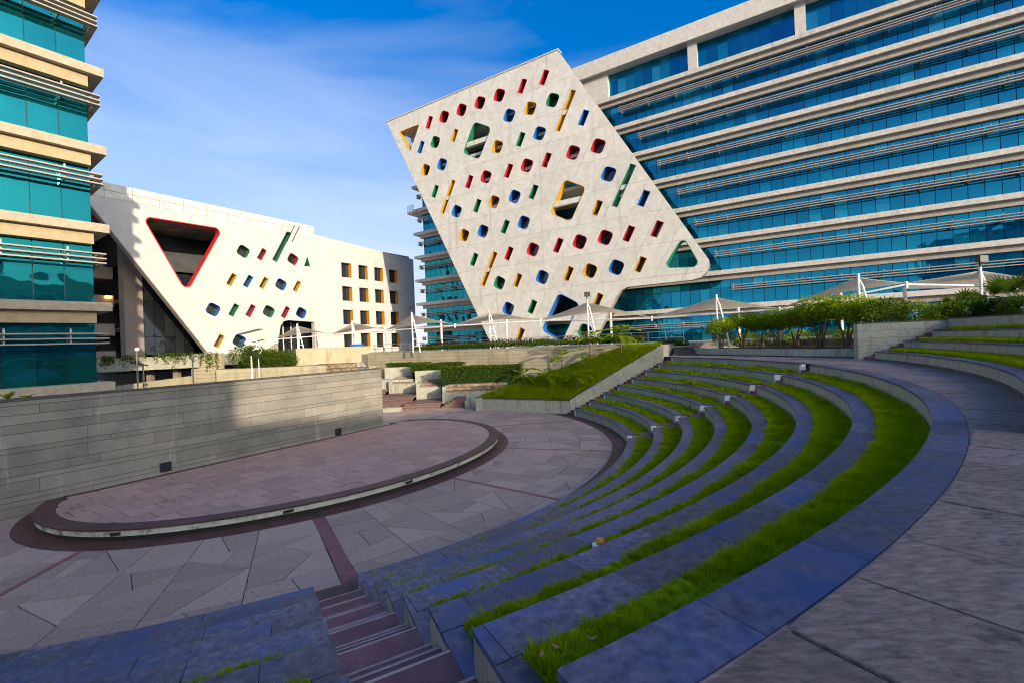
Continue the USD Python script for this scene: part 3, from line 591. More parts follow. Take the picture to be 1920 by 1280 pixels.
# ------------------------------------------------------------------ tilted white facade in front of it
PO, PT = 5.2, 0.85
tf = thing('tilted_facade', 'huge cream parallelogram facade pierced by small coloured windows', 'facade')
leg = Polygon([(53.46, 40.9), (23.6, 41.05), (7.55, 13.4), (7.45, 12.7), (7.75, 12.0), (8.4, 11.5), (9.2, 11.35), (16.1, 11.3), (16.9, 10.95), (17.4, 10.33), (20.6, 4.92), (34.95, 4.92)])
V4 = lambda x, y: (x * .25 + 700, y * .25 + 80); V5 = lambda x, y: (x * .3229 + 740, y * .3229 + 340); V6 = lambda x, y: (x * .4375 + 1080, y * .4375)
W = []   # (centre px, kind, colour)
for f, lst in ((V4, [('s', 'red', 420, 600), ('r', 'red', 531, 558), ('r', 'red', 662, 506), ('r', 'red', 800, 452), ('r', 'red', 945, 396), ('s', 'red', 1118, 328), ('s', 'red', 1282, 263),
                     ('s', 'blue', 358, 785), ('r', 'green', 465, 747), ('s', 'yellow', 609, 697), ('b', 'green', 776, 735), ('r', 'blue', 1020, 548), ('r', 'yellow', 1178, 494), ('r', 'green', 1345, 433), ('l', 'yellow', 1442, 512), ('s', 'blue', 1578, 565),
                     ('r', 'yellow', 392, 955), ('r', 'blue', 516, 914), ('r', 'yellow', 931, 782), ('s', 'green', 1106, 727), ('r', 'blue', 1247, 682),
                     ('s', 'green', 464, 1117), ('l', 'yellow', 560, 1158), ('s', 'red', 720, 1045), ('r', 'red', 845, 1008), ('s', 'red', 1015, 962), ('r', 'red', 1152, 922), ('s', 'red', 1300, 882), ('r', 'red', 1498, 826), ('t', 'yellow', 272, 702)]),
               (V5, [('r', 'blue', 360, 175), ('s', 'green', 480, 143), ('r', 'yellow', 577, 120), ('r', 'blue', 697, 90), ('s', 'green', 807, 63), ('b', 'yellow', 1005, 112), ('s', 'yellow', 1177, 155), ('s', 'blue', 1447, 100),
                     ('r', 'yellow', 404, 314), ('r', 'blue', 514, 290), ('s', 'green', 642, 265), ('r', 'blue', 750, 240), ('s', 'green', 462, 455), ('l', 'yellow', 548, 510), ('s', 'red', 664, 420), ('r', 'red', 803, 397), ('s', 'red', 950, 373), ('r', 'red', 1075, 352), ('r', 'red', 1223, 327), ('s', 'red', 1360, 305), ('s', 'red', 1524, 278),
                     ('r', 'green', 609, 590), ('s', 'yellow', 714, 575), ('r', 'blue', 858, 557), ('s', 'yellow', 1010, 537), ('r', 'yellow', 1135, 520), ('r', 'blue', 1288, 500), ('s', 'yellow', 1427, 484), ('g', 'green', 1670, 440),
                     ('r', 'blue', 660, 740), ('s', 'green', 800, 730), ('B', 'blue', 962, 790), ('s', 'yellow', 1180, 693), ('r', 'green', 1105, 870), ('s', 'yellow', 730, 890)]),
               (V6, [('r', 'red', 95, 627), ('r', 'blue', 140, 747), ('l', 'green', 205, 797)])):
    for kind, col, x, y in lst: W.append((f(x, y), kind, col))
shapes = []
for p, kind, col in W:
    c = F3.pick(*p, PO)
    if kind == 'r': g = rrect(c, 1.6, 1.6, 28, 0.46)
    elif kind == 's': g = rrect(c, 0.82, 1.76, 28, 0)
    elif kind == 'l': g = rrect(c, 0.74, 4.9, 29, 0)
    elif kind in 'b': g = rrect(c, 3.2, 4.35, 30, 0.6, 6)
    elif kind == 'B': g = rrect(c, 3.2, 5.2, 30, 0.6, 6)
    elif kind == 't': g = rtri(c, 4.3, 180, 0.22)
    elif kind == 'g': g = rtri(c, 3.9, 5, 0.5)
    shapes.append((g, kind, col))
holes = unary_union([g for g, _, _ in shapes])
body = leg.difference(holes)
part(tf, 'backing', F3.plate(body.buffer(-0.02), PO - PT, PO - 0.05), M['joint_tan'])
zj = [4.0, 8.45, 12.1, 15.7, 19.3, 22.9, 26.5, 30.15, 33.65, 37.3, 42]
rowp = []
for za, zb in zip(zj[:-1], zj[1:]):
    for ci in range(0, 22):
        c0 = 11.77 + 2.833 * ci
        # strip between the slanted joints  .866 s + .5 z = c
        q = Polygon([((c0 - .5 * za) / .866, za), ((c0 + 2.833 - .5 * za) / .866, za), ((c0 + 2.833 - .5 * zb) / .866, zb), ((c0 - .5 * zb) / .866, zb)])
        for g in polys(q.intersection(leg).buffer(-0.011, join_style=2).difference(holes)):
            part(tf, 'panel', F3.plate(g, PO - 0.05, PO + rng.uniform(-0.002, 0.003)), M['cream_panel'])
for g, kind, col in shapes:
    c = g.centroid; beam = None
    if kind in 'bB': beam = affinity.translate(sbox(-3, -0.32, 3, 0.32), c.x, c.y - 0.1)
    if kind == 'l': beam = affinity.translate(sbox(-2, -0.25, 2, 0.25), c.x, c.y - 0.1)
    hole_window(tf, F3, g, 0.95, PO, col, pane=(kind in 'rs'), beam=beam)
part(tf, 'top_coping', F3.plate(Polygon([(53.6, 40.9), (23.5, 41.05), (23.5, 41.2), (53.65, 41.05)]), PO - PT - 0.1, PO + 0.08), M['fascia'])
part(tf, 'top_slab', F3.box(26.2, 52.5, 0.3, PO - PT - 0.02, 39.6, 40.6), M['fascia'])
part(tf, 'side_return', F3.plate(Polygon([(23.95, 40.6), (26.15, 40.6), (26.6, 38.6), (25.2, 38.6)]), 0.6, PO - PT - 0.02), M['black'])
for k in range(1, 7):
    zt = Z0 + H3 * k; s_r = 7.6 + (zt - 13.4) * 0.578 + 2.2; s_l = 34.5 + (zt - 5) * 0.53 - 2.4
    part(tf, 'bridge_slab', F3.box(s_r + 3.0, min(s_l - 1.5, 51.5), 0.02, PO - PT - 0.03, zt - 0.45, zt - 0.05), M['fascia'])

# ------------------------------------------------------------------ left office building
A1 = 0.63; F1 = Frame((math.cos(A1), -math.sin(A1)), -29.47, (math.sin(A1), math.cos(A1)))
b1 = thing('office_building', 'near office building at the left edge with teal glass and thick cream slabs', 'building')
S1, E1 = -14.0, 6.66
part(b1, 'plinth', F1.box(S1, 6.0, -14, -0.75, 0.5, 4.0), M['pale_stone'])
part(b1, 'inner_wall', F1.box(S1, 5.9, -14, -1.1, 4.0, 34), M['dark_wall'])
for k in range(-4, 4):
    zt = 20.04 + 3.9 * k
    part(b1, 'floor_slab', F1.box(S1, E1, -1.05, 0, zt - 0.42, zt), M['fascia_warm'])
    part(b1, 'side_slab', F1.box(5.9, E1 - 0.003, -12, -1.053, zt - 0.42, zt), M['fascia_warm'])
    if k == -4: continue
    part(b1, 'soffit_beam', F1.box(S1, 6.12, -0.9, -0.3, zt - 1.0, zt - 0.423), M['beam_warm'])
    zl = zt - 1.50
    for j in range(3): part(b1, 'sunshade_fin', F1.box(S1, 6.45, -0.05, 0.26, zl - 0.23 * j - 0.06, zl - 0.23 * j), M['louvre'])
    for j in range(3): part(b1, 'sunshade_fin', F1.box(6.2, 6.45, -3.4, -0.053, zl - 0.23 * j - 0.06, zl - 0.23 * j), M['louvre'])
    for i in range(8):
        a = 5.1 - 2.12 * i; bm = MB().add(*F1.box(a - 0.03, a + 0.03, -0.7, 0.0, zl - 0.52, zl)); bm.add(*F1.box(a - 0.03, a + 0.03, -0.02, 0.06, zl, zl + 0.2)); part(b1, 'sunshade_bracket', bm.get(), M['metal'])
    zs = zt - 1.95
    for i in range(19):
        a1 = 6.14 - 1.06 * i
        for za, zb in ((zt - 3.895, zs - 0.02), (zs + 0.02, zt - 1.003)):
            part(b1, 'pane', F1.box(a1 - 1.042, a1 - 0.018, -0.76, -0.70 + rng.uniform(-0.003, 0.003), za, zb), GW[int(rng.integers(0, 2))])
    for i in range(7): part(b1, 'side_pane', F1.box(6.0, 6.06, -2.2 - 1.4 * i, -0.84 - 1.4 * i, zt - 3.895, zt - 0.43), GW[1])
    part(b1, 'mullion_plane', F1.box(S1, 6.1, -0.80, -0.765, zt - 3.895, zt - 1.003), M['mullion'])

# ------------------------------------------------------------------ white building with the red triangle
A2 = 0.57; F2 = Frame((math.cos(A2), -math.sin(A2)), -62.91, (math.sin(A2), math.cos(A2)))
b2 = thing('white_building', 'white angular building with a red rimmed triangular opening and coloured windows', 'building')
V3 = lambda x, y: (x * .3229 + 180, y * .3229 + 320)
out2 = Polygon([(16.0, 22.95), (42.93, 22.95), (42.93, 23.35), (64.0, 22.3), (64.0, 3.0), (27.6, 3.0), (27.3, 6.0)])
tri = Polygon([F2.pick(*V3(*q)) for q in ((262, 262), (738, 338), (527, 716))]).buffer(-0.62).buffer(0.62, quad_segs=6)
W2 = [('r', 'green', 855, 470), ('s', 'red', 963, 487), ('L', 'green', 1080, 440), ('r', 'red', 1143, 515), ('t', 'green', 1226, 530), ('s', 'yellow', 787, 633), ('s', 'blue', 883, 643), ('s', 'yellow', 974, 653), ('r', 'blue', 1074, 662), ('s', 'yellow', 1167, 672),
      ('r', 'blue', 680, 807), ('s', 'green', 800, 810), ('s', 'red', 897, 814), ('r', 'green', 1003, 818), ('s', 'red', 1100, 823), ('r', 'blue', 1192, 827), ('s', 'yellow', 714, 988), ('r', 'blue', 832, 987)]
sh2 = []
for kind, col, x, y in W2:
    c = F2.pick(*V3(x, y))
    g = {'r': lambda: rrect(c, 1.5, 1.5, -28, 0.42), 's': lambda: rrect(c, 0.7, 1.75, -29, 0), 'L': lambda: rrect(c, 0.72, 5.2, -28, 0), 't': lambda: affinity.rotate(Polygon([(c[0] - .55, c[1] - .75), (c[0] + .5, c[1] - .7), (c[0] + .05, c[1] + .85)]), 0)}[kind]()
    sh2.append((g, col, kind))
sq = []
for j in range(4):
    for i in range(4):
        c0 = 48.58 + i * 3.38; z0 = 18.5 - 3.86 * j; sq.append(sbox(c0 - 0.97, z0 - 1.2, c0 + 0.97, z0 + 1.2))
door = Polygon([(36.0, 4.0), (37.0, 9.2), (37.5, 9.9), (38.2, 10.1), (42.4, 9.9), (42.4, 4.0)])
hol2 = unary_union([tri, door, *[g for g, _, _ in sh2], *sq])
part(b2, 'front_wall', F2.plate(out2.difference(hol2), -0.8, 0.0), M['white_wall'])
ln = tri.difference(tri.buffer(-0.10)); w = part(b2, 'triangle_opening', F2.plate(ln, -1.0, 0.03), M['orange_red'])
for g, col, kind in sh2: hole_window(b2, F2, g, 0.75, 0.0, col, pane=True)
for g in sq:
    x0, z0, x1, z1 = g.bounds; wn = part(b2, 'window', F2.box(x0, x1, -0.8, -0.74, z0, z1), M['pane_dark'])
    part(wn, 'frame', F2.plate(g.difference(g.buffer(-0.06, join_style=2)), -0.74, -0.68), M['black']); part(wn, 'reveal', F2.box(x1 - 0.05, x1, -0.68, 0.012, z0, z1), M['orange'])
    part(wn, 'frame_bar', F2.box((x0 + x1) / 2 - 0.03, (x0 + x1) / 2 + 0.03, -0.738, -0.69, z0 + 0.07, z1 - 0.07), M['black'])
# slanted side of the front wall is tinted pink by its own paint
part(b2, 'slanted_edge', F2.plate(Polygon([(15.97, 22.95), (27.28, 6.0), (27.38, 6.0), (16.1, 22.95)]), -0.9, 0.02), M['louvre'])
# parapet of two rows of panels
for i in range(11):
    for za, zb in ((22.98, 23.74), (23.80, 24.6)):
        s0 = 15.4 + i * 2.5; part(b2, 'parapet_panel', F2.box(s0 + 0.03, min(s0 + 2.5, 42.9) - 0.03, -0.5, 0.012, za, zb), M['cream_panel'])
part(b2, 'parapet_core', F2.box(12.0, 42.88, -0.8, -0.02, 22.96, 24.55), M['joint_tan'])
part(b2, 'roof', F2.box(12.0, 63.7, -30, -0.82, 22.3, 22.9), M['roof'])
part(b2, 'end_wall', F2.box(63.3, 63.9, -30, -0.81, 3.0, 22.25), M['white_wall'])
# slots through the parapet above the long green window
for s0 in (39.0, 39.75): part(b2, 'mast_rail', bar(F2.P(s0 - 0.55, 0.08, 21.6), F2.P(s0 + 0.75, 0.08, 24.2), 0.09), M['black'])
# deep recess behind: painted ceiling, glazed rear wall, ramps and a column
part(b2, 'ceiling', F2.box(0.0, 43, -14, -0.82, 21.6, 22.2), M['inner_beige'])
cols = ['blue', 'red', 'green', 'yellow']
for i in range(10):
    for j in range(5):
        c = (9.5 + i * 2.6 + 0.9 * (j % 2), -2.0 - j * 2.3); g = rrect((0, 0), 1.25, 0.95, 20, 0.25)
        pts = np.array(g.exterior.coords)[:-1]; v = np.array([F2.P(c[0] + a, c[1] + b, zz) for zz in (21.57, 21.599) for a, b in pts]); n_ = len(pts)
        f = [[a, (a + 1) % n_, n_ + (a + 1) % n_] for a in range(n_)] + [[a, n_ + (a + 1) % n_, n_ + a] for a in range(n_)] + [[0, a + 1, a] for a in range(1, n_ - 1)]
        part(b2, 'ceiling_panel', (v, np.array(f)), M[cols[(i * 2 + j * 3 + (i * j) % 3) % 4]])
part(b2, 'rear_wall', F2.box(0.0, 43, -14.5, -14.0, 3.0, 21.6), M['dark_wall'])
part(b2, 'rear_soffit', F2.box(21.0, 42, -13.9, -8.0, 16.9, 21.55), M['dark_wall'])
for i in range(14):
    for za, zb in ((13.2, 16.5), (9.4, 12.4), (5.9, 8.8)): part(b2, 'rear_pane', F2.box(22.0 + i * 1.3, 23.24 + i * 1.3, -7.95, -7.9, za, zb), M['pane_dark'])
for z0 in (12.45, 8.85): part(b2, 'rear_spandrel', F2.box(21.5, 41, -13.9, -7.9, z0, z0 + 0.5), M['inner_beige'])
part(b2, 'column', F2.box(20.5, 22.3, -5.6, -4.0, 4.0, 21.55), M['inner_beige'])
for k, zz in enumerate((15.8, 12.4, 9.0, 5.8)):   # zigzag ramp parapets
    pr_ = F2.plate(Polygon([(8, zz + 2.4), (13.2, zz + 2.4), (17.2, zz + 0.7), (20.4, zz + 0.7), (20.4, zz - 0.7), (17.0, zz - 0.7), (13.0, zz + 1.0), (8, zz + 1.0)]), -7.2, -6.9)
    part(b2, 'ramp_parapet', pr_, M['inner_beige'])
    part(b2, 'ramp_floor', F2.plate(Polygon([(8, zz + 1.3), (13.1, zz + 1.3), (17.1, zz - 0.4), (20.4, zz - 0.4), (20.4, zz - 0.7), (17.0, zz - 0.7), (13.0, zz + 1.0), (8, zz + 1.0)]), -13.9, -7.25), M['inner_beige'])
q = F2.pick(203, 558, -6.8); part(b2, 'lamp', F2.box(q[0] - 0.3, q[0] + 0.3, -6.88, -6.6, q[1] - 0.14, q[1] + 0.16), M['lamp_glow'])
part(b2, 'entrance_glass', F2.box(35.5, 46, -3.0, -2.95, 3.5, 10.4), M['pane_dark'])
for i in range(5): part(b2, 'entrance_mullion', F2.box(36.5 + i * 1.25, 36.62 + i * 1.25, -2.94, -2.85, 5.0, 10.0), M['white_paint'])
for a, b in ((22.2, 27.6),):
    for i in range(5):
        for za, zb in ((5.9, 8.0), (8.05, 12.4), (12.45, 16.0)): part(b2, 'atrium_pane', F2.box(22.4 + i * 1.05, 23.4 + i * 1.05, -4.2, -4.15, za, zb), M['pane_dark'])

# ------------------------------------------------------------------ office block behind the camera (it shades the arena)
OB = np.array([SUN_AZ[0], SUN_AZ[1]]) * 60; OP = np.array([0.8, 0.6]); FO = Frame(-SUN_AZ, -60.0, OP)
ob = thing('opposite_office_block', 'stepped office block of glass bands and cream slabs facing the amphitheatre', 'building')
for q0, q1, hh in ((-60, 2.6, 31.0), (2.603, 20.0, 23.6), (20.003, 32.5, 25.6), (32.503, 46, 21.5)):
    part(ob, 'block', FO.box(q0, q1, -20, 0, 3, hh), GL[0])
    zz = 6.0
    while zz < hh - 1: part(ob, 'floor_slab', FO.box(q0 + 0.01, q1 - 0.01, 0.002, 0.7, zz, zz + 1.0), M['fascia']); zz += 3.9
# ------------------------------------------------------------------ upper seating tiers on the right, with their end wall
def upol(d, az): az = np.asarray(az, float); a = np.radians(az); rr = 31.7 + np.clip(az + 29, -20, 24) * 0.075 + d; return np.stack([CEN[0] + rr * np.cos(a), CEN[1] + rr * np.sin(a)], -1)
def uring(d0, d1, a0, a1, da=0.8):
    az = np.linspace(a0, a1, max(2, int(abs(a1 - a0) / da) + 1)); return Polygon(np.vstack([upol(d0, az), upol(d1, az)[::-1]])).buffer(0)
EWP = np.array([18.35, 24.15]); EWD = np.array([0.994, -0.115]); eclip = half(EWP + np.array([-0.1, -0.9]), EWD, False)
for k in range(1, 4):
    z = WALK + 0.47 * k; d0 = 1.34 * (k - 1)
    t = thing('upper_seating_tier', f'{["lowest", "middle", "highest"][k-1]} curved stone tier above the walkway at the right edge', 'seating tier', group='curved seating tiers above the walkway')
    for q in polys(uring(d0 + 0.05, d0 + 1.4, -44, -4).intersection(eclip)): part(t, 'riser', prism(q, z - 0.5, z - 0.05), M['pale_stone'])
    for q in polys(uring(d0 + 0.02, d0 + 0.045, -44, -4).intersection(eclip)): part(t, 'base_strip', prism(q, z - 0.47, z - 0.37), M['coping'])
    for i in range(24):
        a = -44 + i * 40 / 24
        for q in polys(uring(d0, d0 + 0.45, a, a + 40 / 24).intersection(eclip).buffer(-0.004, join_style=2)): part(t, 'cap_stone', prism(q, z - 0.05, z + rng.uniform(-0.002, 0.002)), M['granite_blue'])
    for q in polys(uring(d0 + 0.455, d0 + 1.38, -44, -4).intersection(eclip.buffer(-0.5))):
        part(t, 'grass_bed', prism(q, z - 0.05, z - 0.01), M['lawn']); shapely.prepare(q)
        m = 9000; aa = rng.uniform(-44, -4, m); dd = rng.uniform(d0 + 0.45, d0 + 1.3, m); P = upol(dd, aa); P = P[shapely.contains_xy(q, P[:, 0], P[:, 1])]
        keep = rng.uniform(0, 1, len(P)) < 0.45; P = P[keep]; extra_grass = np.c_[P, np.full(len(P), z - 0.01), rng.uniform(0.9, 1.7, len(P))]
        GPTS = np.vstack([GPTS, extra_grass])
n = len(GPTS); gi.GetPositionsAttr().Set(Vt.Vec3fArray.FromNumpy(GPTS[:, :3].astype(np.float32))); gi.GetProtoIndicesAttr().Set(Vt.IntArray.FromNumpy(rng.integers(0, 5, n).astype(np.int32)))
ang = rng.uniform(0, 2 * np.pi, n); gi.GetOrientationsAttr().Set(Vt.QuathArray([Gf.Quath(float(np.cos(a / 2)), 0, 0, float(np.sin(a / 2))) for a in ang])); sc = GPTS[:, 3]; gi.GetScalesAttr().Set(Vt.Vec3fArray.FromNumpy(np.c_[sc * 1.25, sc * 1.25, sc].astype(np.float32)))
uw = thing('planter_wall', 'curved pale stone planter wall above the upper tiers at the right edge', 'wall')
for q in polys(uring(4.02, 4.3, -44, -3).intersection(half(EWP, EWD, False))): part(uw, 'wall', prism(q, 4.6, 5.86), M['pale_stone'])
for q in polys(uring(3.99, 4.34, -44, -3).intersection(half(EWP, EWD, False))): part(uw, 'coping', prism(q, 5.865, 5.92), M['coping'])
for q in polys(uring(4.3, 9, -44, -2).intersection(half(EWP, EWD, False))): part(uw, 'soil', prism(q, 4.9, 5.8), M['soil'])
ew = thing('end_wall', 'pale green stone clad wall ending the upper tiers, beside the row of small trees', 'wall')
EF = Frame((-0.115, -0.994), EWP @ np.array([-0.115, -0.994]), EWD); e0 = EWP @ EWD
part(ew, 'core', EF.box(e0 + 0.01, e0 + 4.6, -0.35, -0.012, 3.6, 5.80), M['joint'])
part(ew, 'coping', EF.box(e0 - 0.01, e0 + 4.6, -0.38, 0.012, 5.803, 5.86), M['coping'])
part(ew, 'end_panel', EF.box(e0 - 0.004, e0 + 0.008, -0.35, -0.002, 3.9, 5.80), M['pale_stone'])
for j in range(5): part(ew, 'cladding_panel', EF.box(e0 + 0.0, e0 + 4.6, -0.012, 0.0, 3.9 + j * 0.38 + 0.006, min(3.9 + j * 0.38 + 0.376, 5.80)), M['pale_stone'])
us = thing('steps', 'dark steps between the upper tiers and their end wall', 'steps')
for i in range(9):
    o = EWP + EWD * (0.3 + i * 0.42); zz = WALK + 0.16 * (i + 1); nn_ = np.array([-0.115, -0.994])
    q = Polygon([o, o + EWD * 0.5, o + EWD * 0.5 + nn_ * 0.88, o + nn_ * 0.88]); part(us, 'step', prism(q.buffer(-0.004), zz - 0.3, zz), M['purple'])

# ------------------------------------------------------------------ foliage builders
def leaves(P, size, seed, flat=0.0, aspect=0.55):
    """One folded-diamond leaf at each point."""
    r = np.random.default_rng(seed); n = len(P); d = r.normal(size=(n, 3)); d[:, 2] *= (1 - flat); d /= np.linalg.norm(d, axis=1, keepdims=True)
    w = np.cross(d, r.normal(size=(n, 3))); w /= np.linalg.norm(w, axis=1, keepdims=True); s = (size * r.uniform(0.6, 1.3, n))[:, None]
    a, b, c, e = P - d * s / 2, P + w * s * aspect / 2, P + d * s / 2, P - w * s * aspect / 2
    v = np.stack([a, b, c, e], 1).reshape(-1, 3); k = np.arange(n)[:, None] * 4
    return v, np.vstack([k + [0, 1, 2], k + [0, 2, 3]])
def clump(center, rad, n, seed, shell=0.55):
    r = np.random.default_rng(seed); d = r.normal(size=(n, 3)); d /= np.linalg.norm(d, axis=1, keepdims=True); t = r.uniform(shell ** 3, 1, n) ** (1 / 3)
    lump = 0.72 + 0.55 * meshkit.fbm(d * 2.2 + seed, 3, seed)
    return np.asarray(center) + d * (t * lump)[:, None] * np.asarray(rad)
def palm(path_name, label, h, nf, fl, seed, loc, rot, group, mat_='leaf_light'):
    t = thing(path_name, label, 'palm', loc, rot, group); r = np.random.default_rng(seed)
    part(t, 'trunk', tube([(0, 0, -0.1), (0.02, 0, h * 0.5), (0.05, 0.02, h)], [0.09, 0.06, 0.045], 8), M['bark'])
    for i in range(nf):
        a = i * 2.399 + r.uniform(-.3, .3); up = r.uniform(0.35, 1.25) if i > 2 else 1.4; L = fl * r.uniform(0.8, 1.1); s = np.linspace(0, 1, 10)
        el = up - s * 1.5; x = np.cumsum(np.cos(el)) * L / 10; zz = np.cumsum(np.sin(el)) * L / 10
        C = np.stack([x * np.cos(a), x * np.sin(a), h + zz], 1); mb = MB(); mb.add(*tube(C, np.linspace(0.018, 0.004, 10), 5))
        T = np.gradient(C, axis=0); T /= np.linalg.norm(T, axis=1, keepdims=True); side = np.array([-np.sin(a), np.cos(a), 0])
        for u in np.linspace(0.18, 1.0, 15):
            p = np.array([np.interp(u, s, C[:, j]) for j in range(3)]); tt = np.array([np.interp(u, s, T[:, j]) for j in range(3)]); ll = L * 0.34 * math.sin(math.pi * min(1, 0.25 + u * 0.72)) + 0.05
            for sg in (-1, 1):
                d = tt * 0.65 + side * sg * 0.8 + np.array([0, 0, 0.1 - 0.25 * u]); d /= np.linalg.norm(d); q = p + d * ll; q[2] -= ll * 0.25; w = np.cross(d, [0, 0, 1]); w = w / np.linalg.norm(w) * 0.028 * max(0.7, L); m_ = (p + q) / 2 + [0, 0, ll * 0.06]
                mb.add([p, m_ + w, q, m_ - w], [[0, 1, 2], [0, 2, 3]])
        part(t, 'frond', mb.get(), M[mat_])
    return t

# palms on the lawn
for i, (x, y, zg, h, nf, fl, lab) in enumerate(((982, 724, 1.75, 0.75, 7, 1.5, 'small palm nearest the front left corner of the sloping lawn'), (1025, 730, 1.5, 0.9, 8, 1.4, 'small palm in the middle of the lower lawn edge'),
        (1083, 732, 1.5, 0.75, 8, 1.4, 'small palm nearest the right coping of the lawn'), (1054, 693, 2.9, 0.9, 7, 1.5, 'small palm standing against the left coping of the lawn'),
        (1099, 694, 2.75, 0.7, 7, 1.1, 'smallest palm halfway up the sloping lawn'), (1108, 674, 3.5, 1.5, 7, 1.7, 'palm with an upright spear near the top left of the lawn'), (1165, 672, 3.6, 1.7, 10, 2.1, 'tallest palm standing near the top of the lawn'))):
    P = atz(x, y, zg); u0 = None
    uu, vv = np.meshgrid(np.linspace(0, 1, 60), np.linspace(0, 1, 60)); G = lawnP(uu.ravel(), vv.ravel()); dirs = G - CAM; px = 960 + FPX * (dirs @ RIGHT) / (dirs @ FWD); py = 640 - FPX * (dirs @ UP) / (dirs @ FWD)
    P = G[np.argmin((px - x) ** 2 + (py - y) ** 2)]
    palm('palm', lab, h, nf, fl, 40 + i, P, 50 * i, 'palms on the sloping lawn')

# ------------------------------------------------------------------ retaining wall, beds and railing
RWF = Frame((-RWD[1], RWD[0]) if np.dot((-RWD[1], RWD[0]), (0, -1)) > 0 else (RWD[1], -RWD[0]), 0, RWD); RWF.d = float(RW0 @ RWF.n); r0 = float(RW0 @ RWD)
rw = thing('retaining_wall', 'long tan stone retaining wall under the planted plaza edge', 'wall')
part(rw, 'core', RWF.box(r0 - 1, r0 + 32, -0.4, -0.012, 0.5, 4.99), M['joint'])
z = 2.2
while z < 4.95:
    h = min(0.37, 4.99 - z); a = r0 - 1 + random.uniform(-2, 0)
    while a < r0 + 32:
        b_ = a + random.uniform(2.2, 4.5); part(rw, 'cladding_panel', RWF.box(max(a, r0 - 1) + 0.006, min(b_, r0 + 32) - 0.006, -0.012, random.uniform(-0.002, 0.004), z + 0.008, z + h - 0.006), M['plank_tan']); a = b_
    z += h
part(rw, 'coping', RWF.box(r0 - 1, r0 + 32.03, -0.42, 0.03, 4.992, 5.04), M['pale_stone'])
part(rw, 'soil', RWF.box(r0 - 1, r0 + 32, -2.3, -0.43, 4.5, 5.0), M['soil'])
r = np.random.default_rng(5)
def bed(label, n, s0, s1, o0, o1, z0, hmax, matn, size, seed):
    r = np.random.default_rng(seed); s_ = r.uniform(s0, s1, n); o = r.uniform(o0, o1, n); top = hmax * (0.35 + 0.9 * meshkit.fbm(np.c_[s_ * 0.9, o * 1.2, np.zeros(n)], 3, seed)); zz = z0 + top * r.uniform(0.1, 1, n) ** 0.6
    P = np.array([RWF.P(a, b, c) for a, b, c in zip(s_, o, zz)]); solo('planting', leaves(P, size, seed), M[matn], label, 'planting', kind='stuff')
bed('low green planting along the top of the tan retaining wall', 7000, r0 - 1, r0 + 25, -1.3, -0.45, 5.0, 0.75, 'leaf_mid', 0.16, 11)
bed('dark reddish planting behind the green planting on the retaining wall', 4000, r0 - 1, r0 + 25, -2.2, -1.2, 5.0, 1.0, 'leaf_red', 0.17, 12)
bed('dark green planting behind the green planting on the retaining wall', 3000, r0 - 1, r0 + 25, -2.2, -1.2, 5.0, 1.0, 'leaf_dark', 0.17, 13)
rg = thing('railing', 'low metal railing along the plaza behind the planting', 'railing')
for zz in (5.45, 5.95): part(rg, 'rail', RWF.box(r0 - 4, r0 + 34, -2.62, -2.57, zz, zz + 0.05), M['metal'])
for i in range(26): part(rg, 'post', RWF.box(r0 - 4 + i * 1.5, r0 - 3.94 + i * 1.5, -2.63, -2.56, 4.9, 5.98), M['metal'])

# ------------------------------------------------------------------ terraces, cascades and hedges between the arena and the wall
tr = thing('terraced_steps', 'stepped terraces of pale walls with purple steps left of the sloping lawn', 'terrace')
def tpart(n, x0, x1, y0, y1, z0, z1, m): return part(tr, n, bx(x0, x1, y0, y1, z0, z1), M[m])
for x0, x1, y0, zb, zt_, zp in ((-6.62, -2.2, 42.0, -0.1, 1.2, 1.73), (-9.55, -6.64, 44.5, 0.0, 1.55, 1.98), (-12.9, -9.57, 47.0, 0.0, 1.8, 2.15)):
    tpart('face_wall', x0 + 0.3, x1, y0 + 0.05, y0 + 0.35, zb, zt_, 'pale_stone'); tpart('pillar', x0, x0 + 0.29, y0, y0 + 2.4, zb, zp, 'pale_stone')
    for i in range(3):
        w = thing('cascade', f'{["nearest", "middle", "farthest"][{42.0:0,44.5:1,47.0:2}[y0]]} mossy stone cascade on the terraces', 'cascade') if i == 0 else w
        part(w, 'ledge', bx(x0 + 0.31, x1 + 1.6, y0 + 0.36 + i * 0.75, y0 + 1.10 + i * 0.75, zt_ - 0.4, zt_ + 0.1 + 0.24 * i), M['mossy'])
        part(w, 'ledge_lip', bx(x0 + 0.31, x1 + 1.6, y0 + 0.34 + i * 0.75, y0 + 0.52 + i * 0.75, zt_ + 0.104 + 0.24 * i, zt_ + 0.16 + 0.24 * i), M['purple'])
tpart('upper_wall', -7.0, -2.0, 44.9, 45.2, 1.0, 2.75, 'pale_stone'); tpart('upper_wall', -10.2, -7.02, 47.2, 47.5, 1.0, 3.05, 'pale_stone'); tpart('upper_wall', -14.0, -10.22, 49.6, 49.9, 1.0, 3.4, 'pale_stone')
for i in range(3): tpart('step', -10.0, -6.64, 40.3 + i * 0.4, 44.6, -0.1 + i * 0.001, 0.14 * (i + 1), 'brown_step')
for i in range(3): tpart('step', -12.9, -9.57, 42.6 + i * 0.4, 47.1, 0.0, 0.42 + 0.14 * (i + 1), 'brown_step')
for i in range(3): tpart('step', -16.0, -12.92, 45.2 + i * 0.4, 50, 0.0, 0.84 + 0.14 * (i + 1), 'brown_step')
tpart('block', -11.4, -9.9, 39.4, 40.1, -0.1, 0.36, 'pale_stone')
for i in range(5): tpart('step', -6.5 + 0.30 * i, -4.4, 40.55 + 0.06 * i, 41.98, -0.1, 0.17 * (i + 1), 'brown_step')
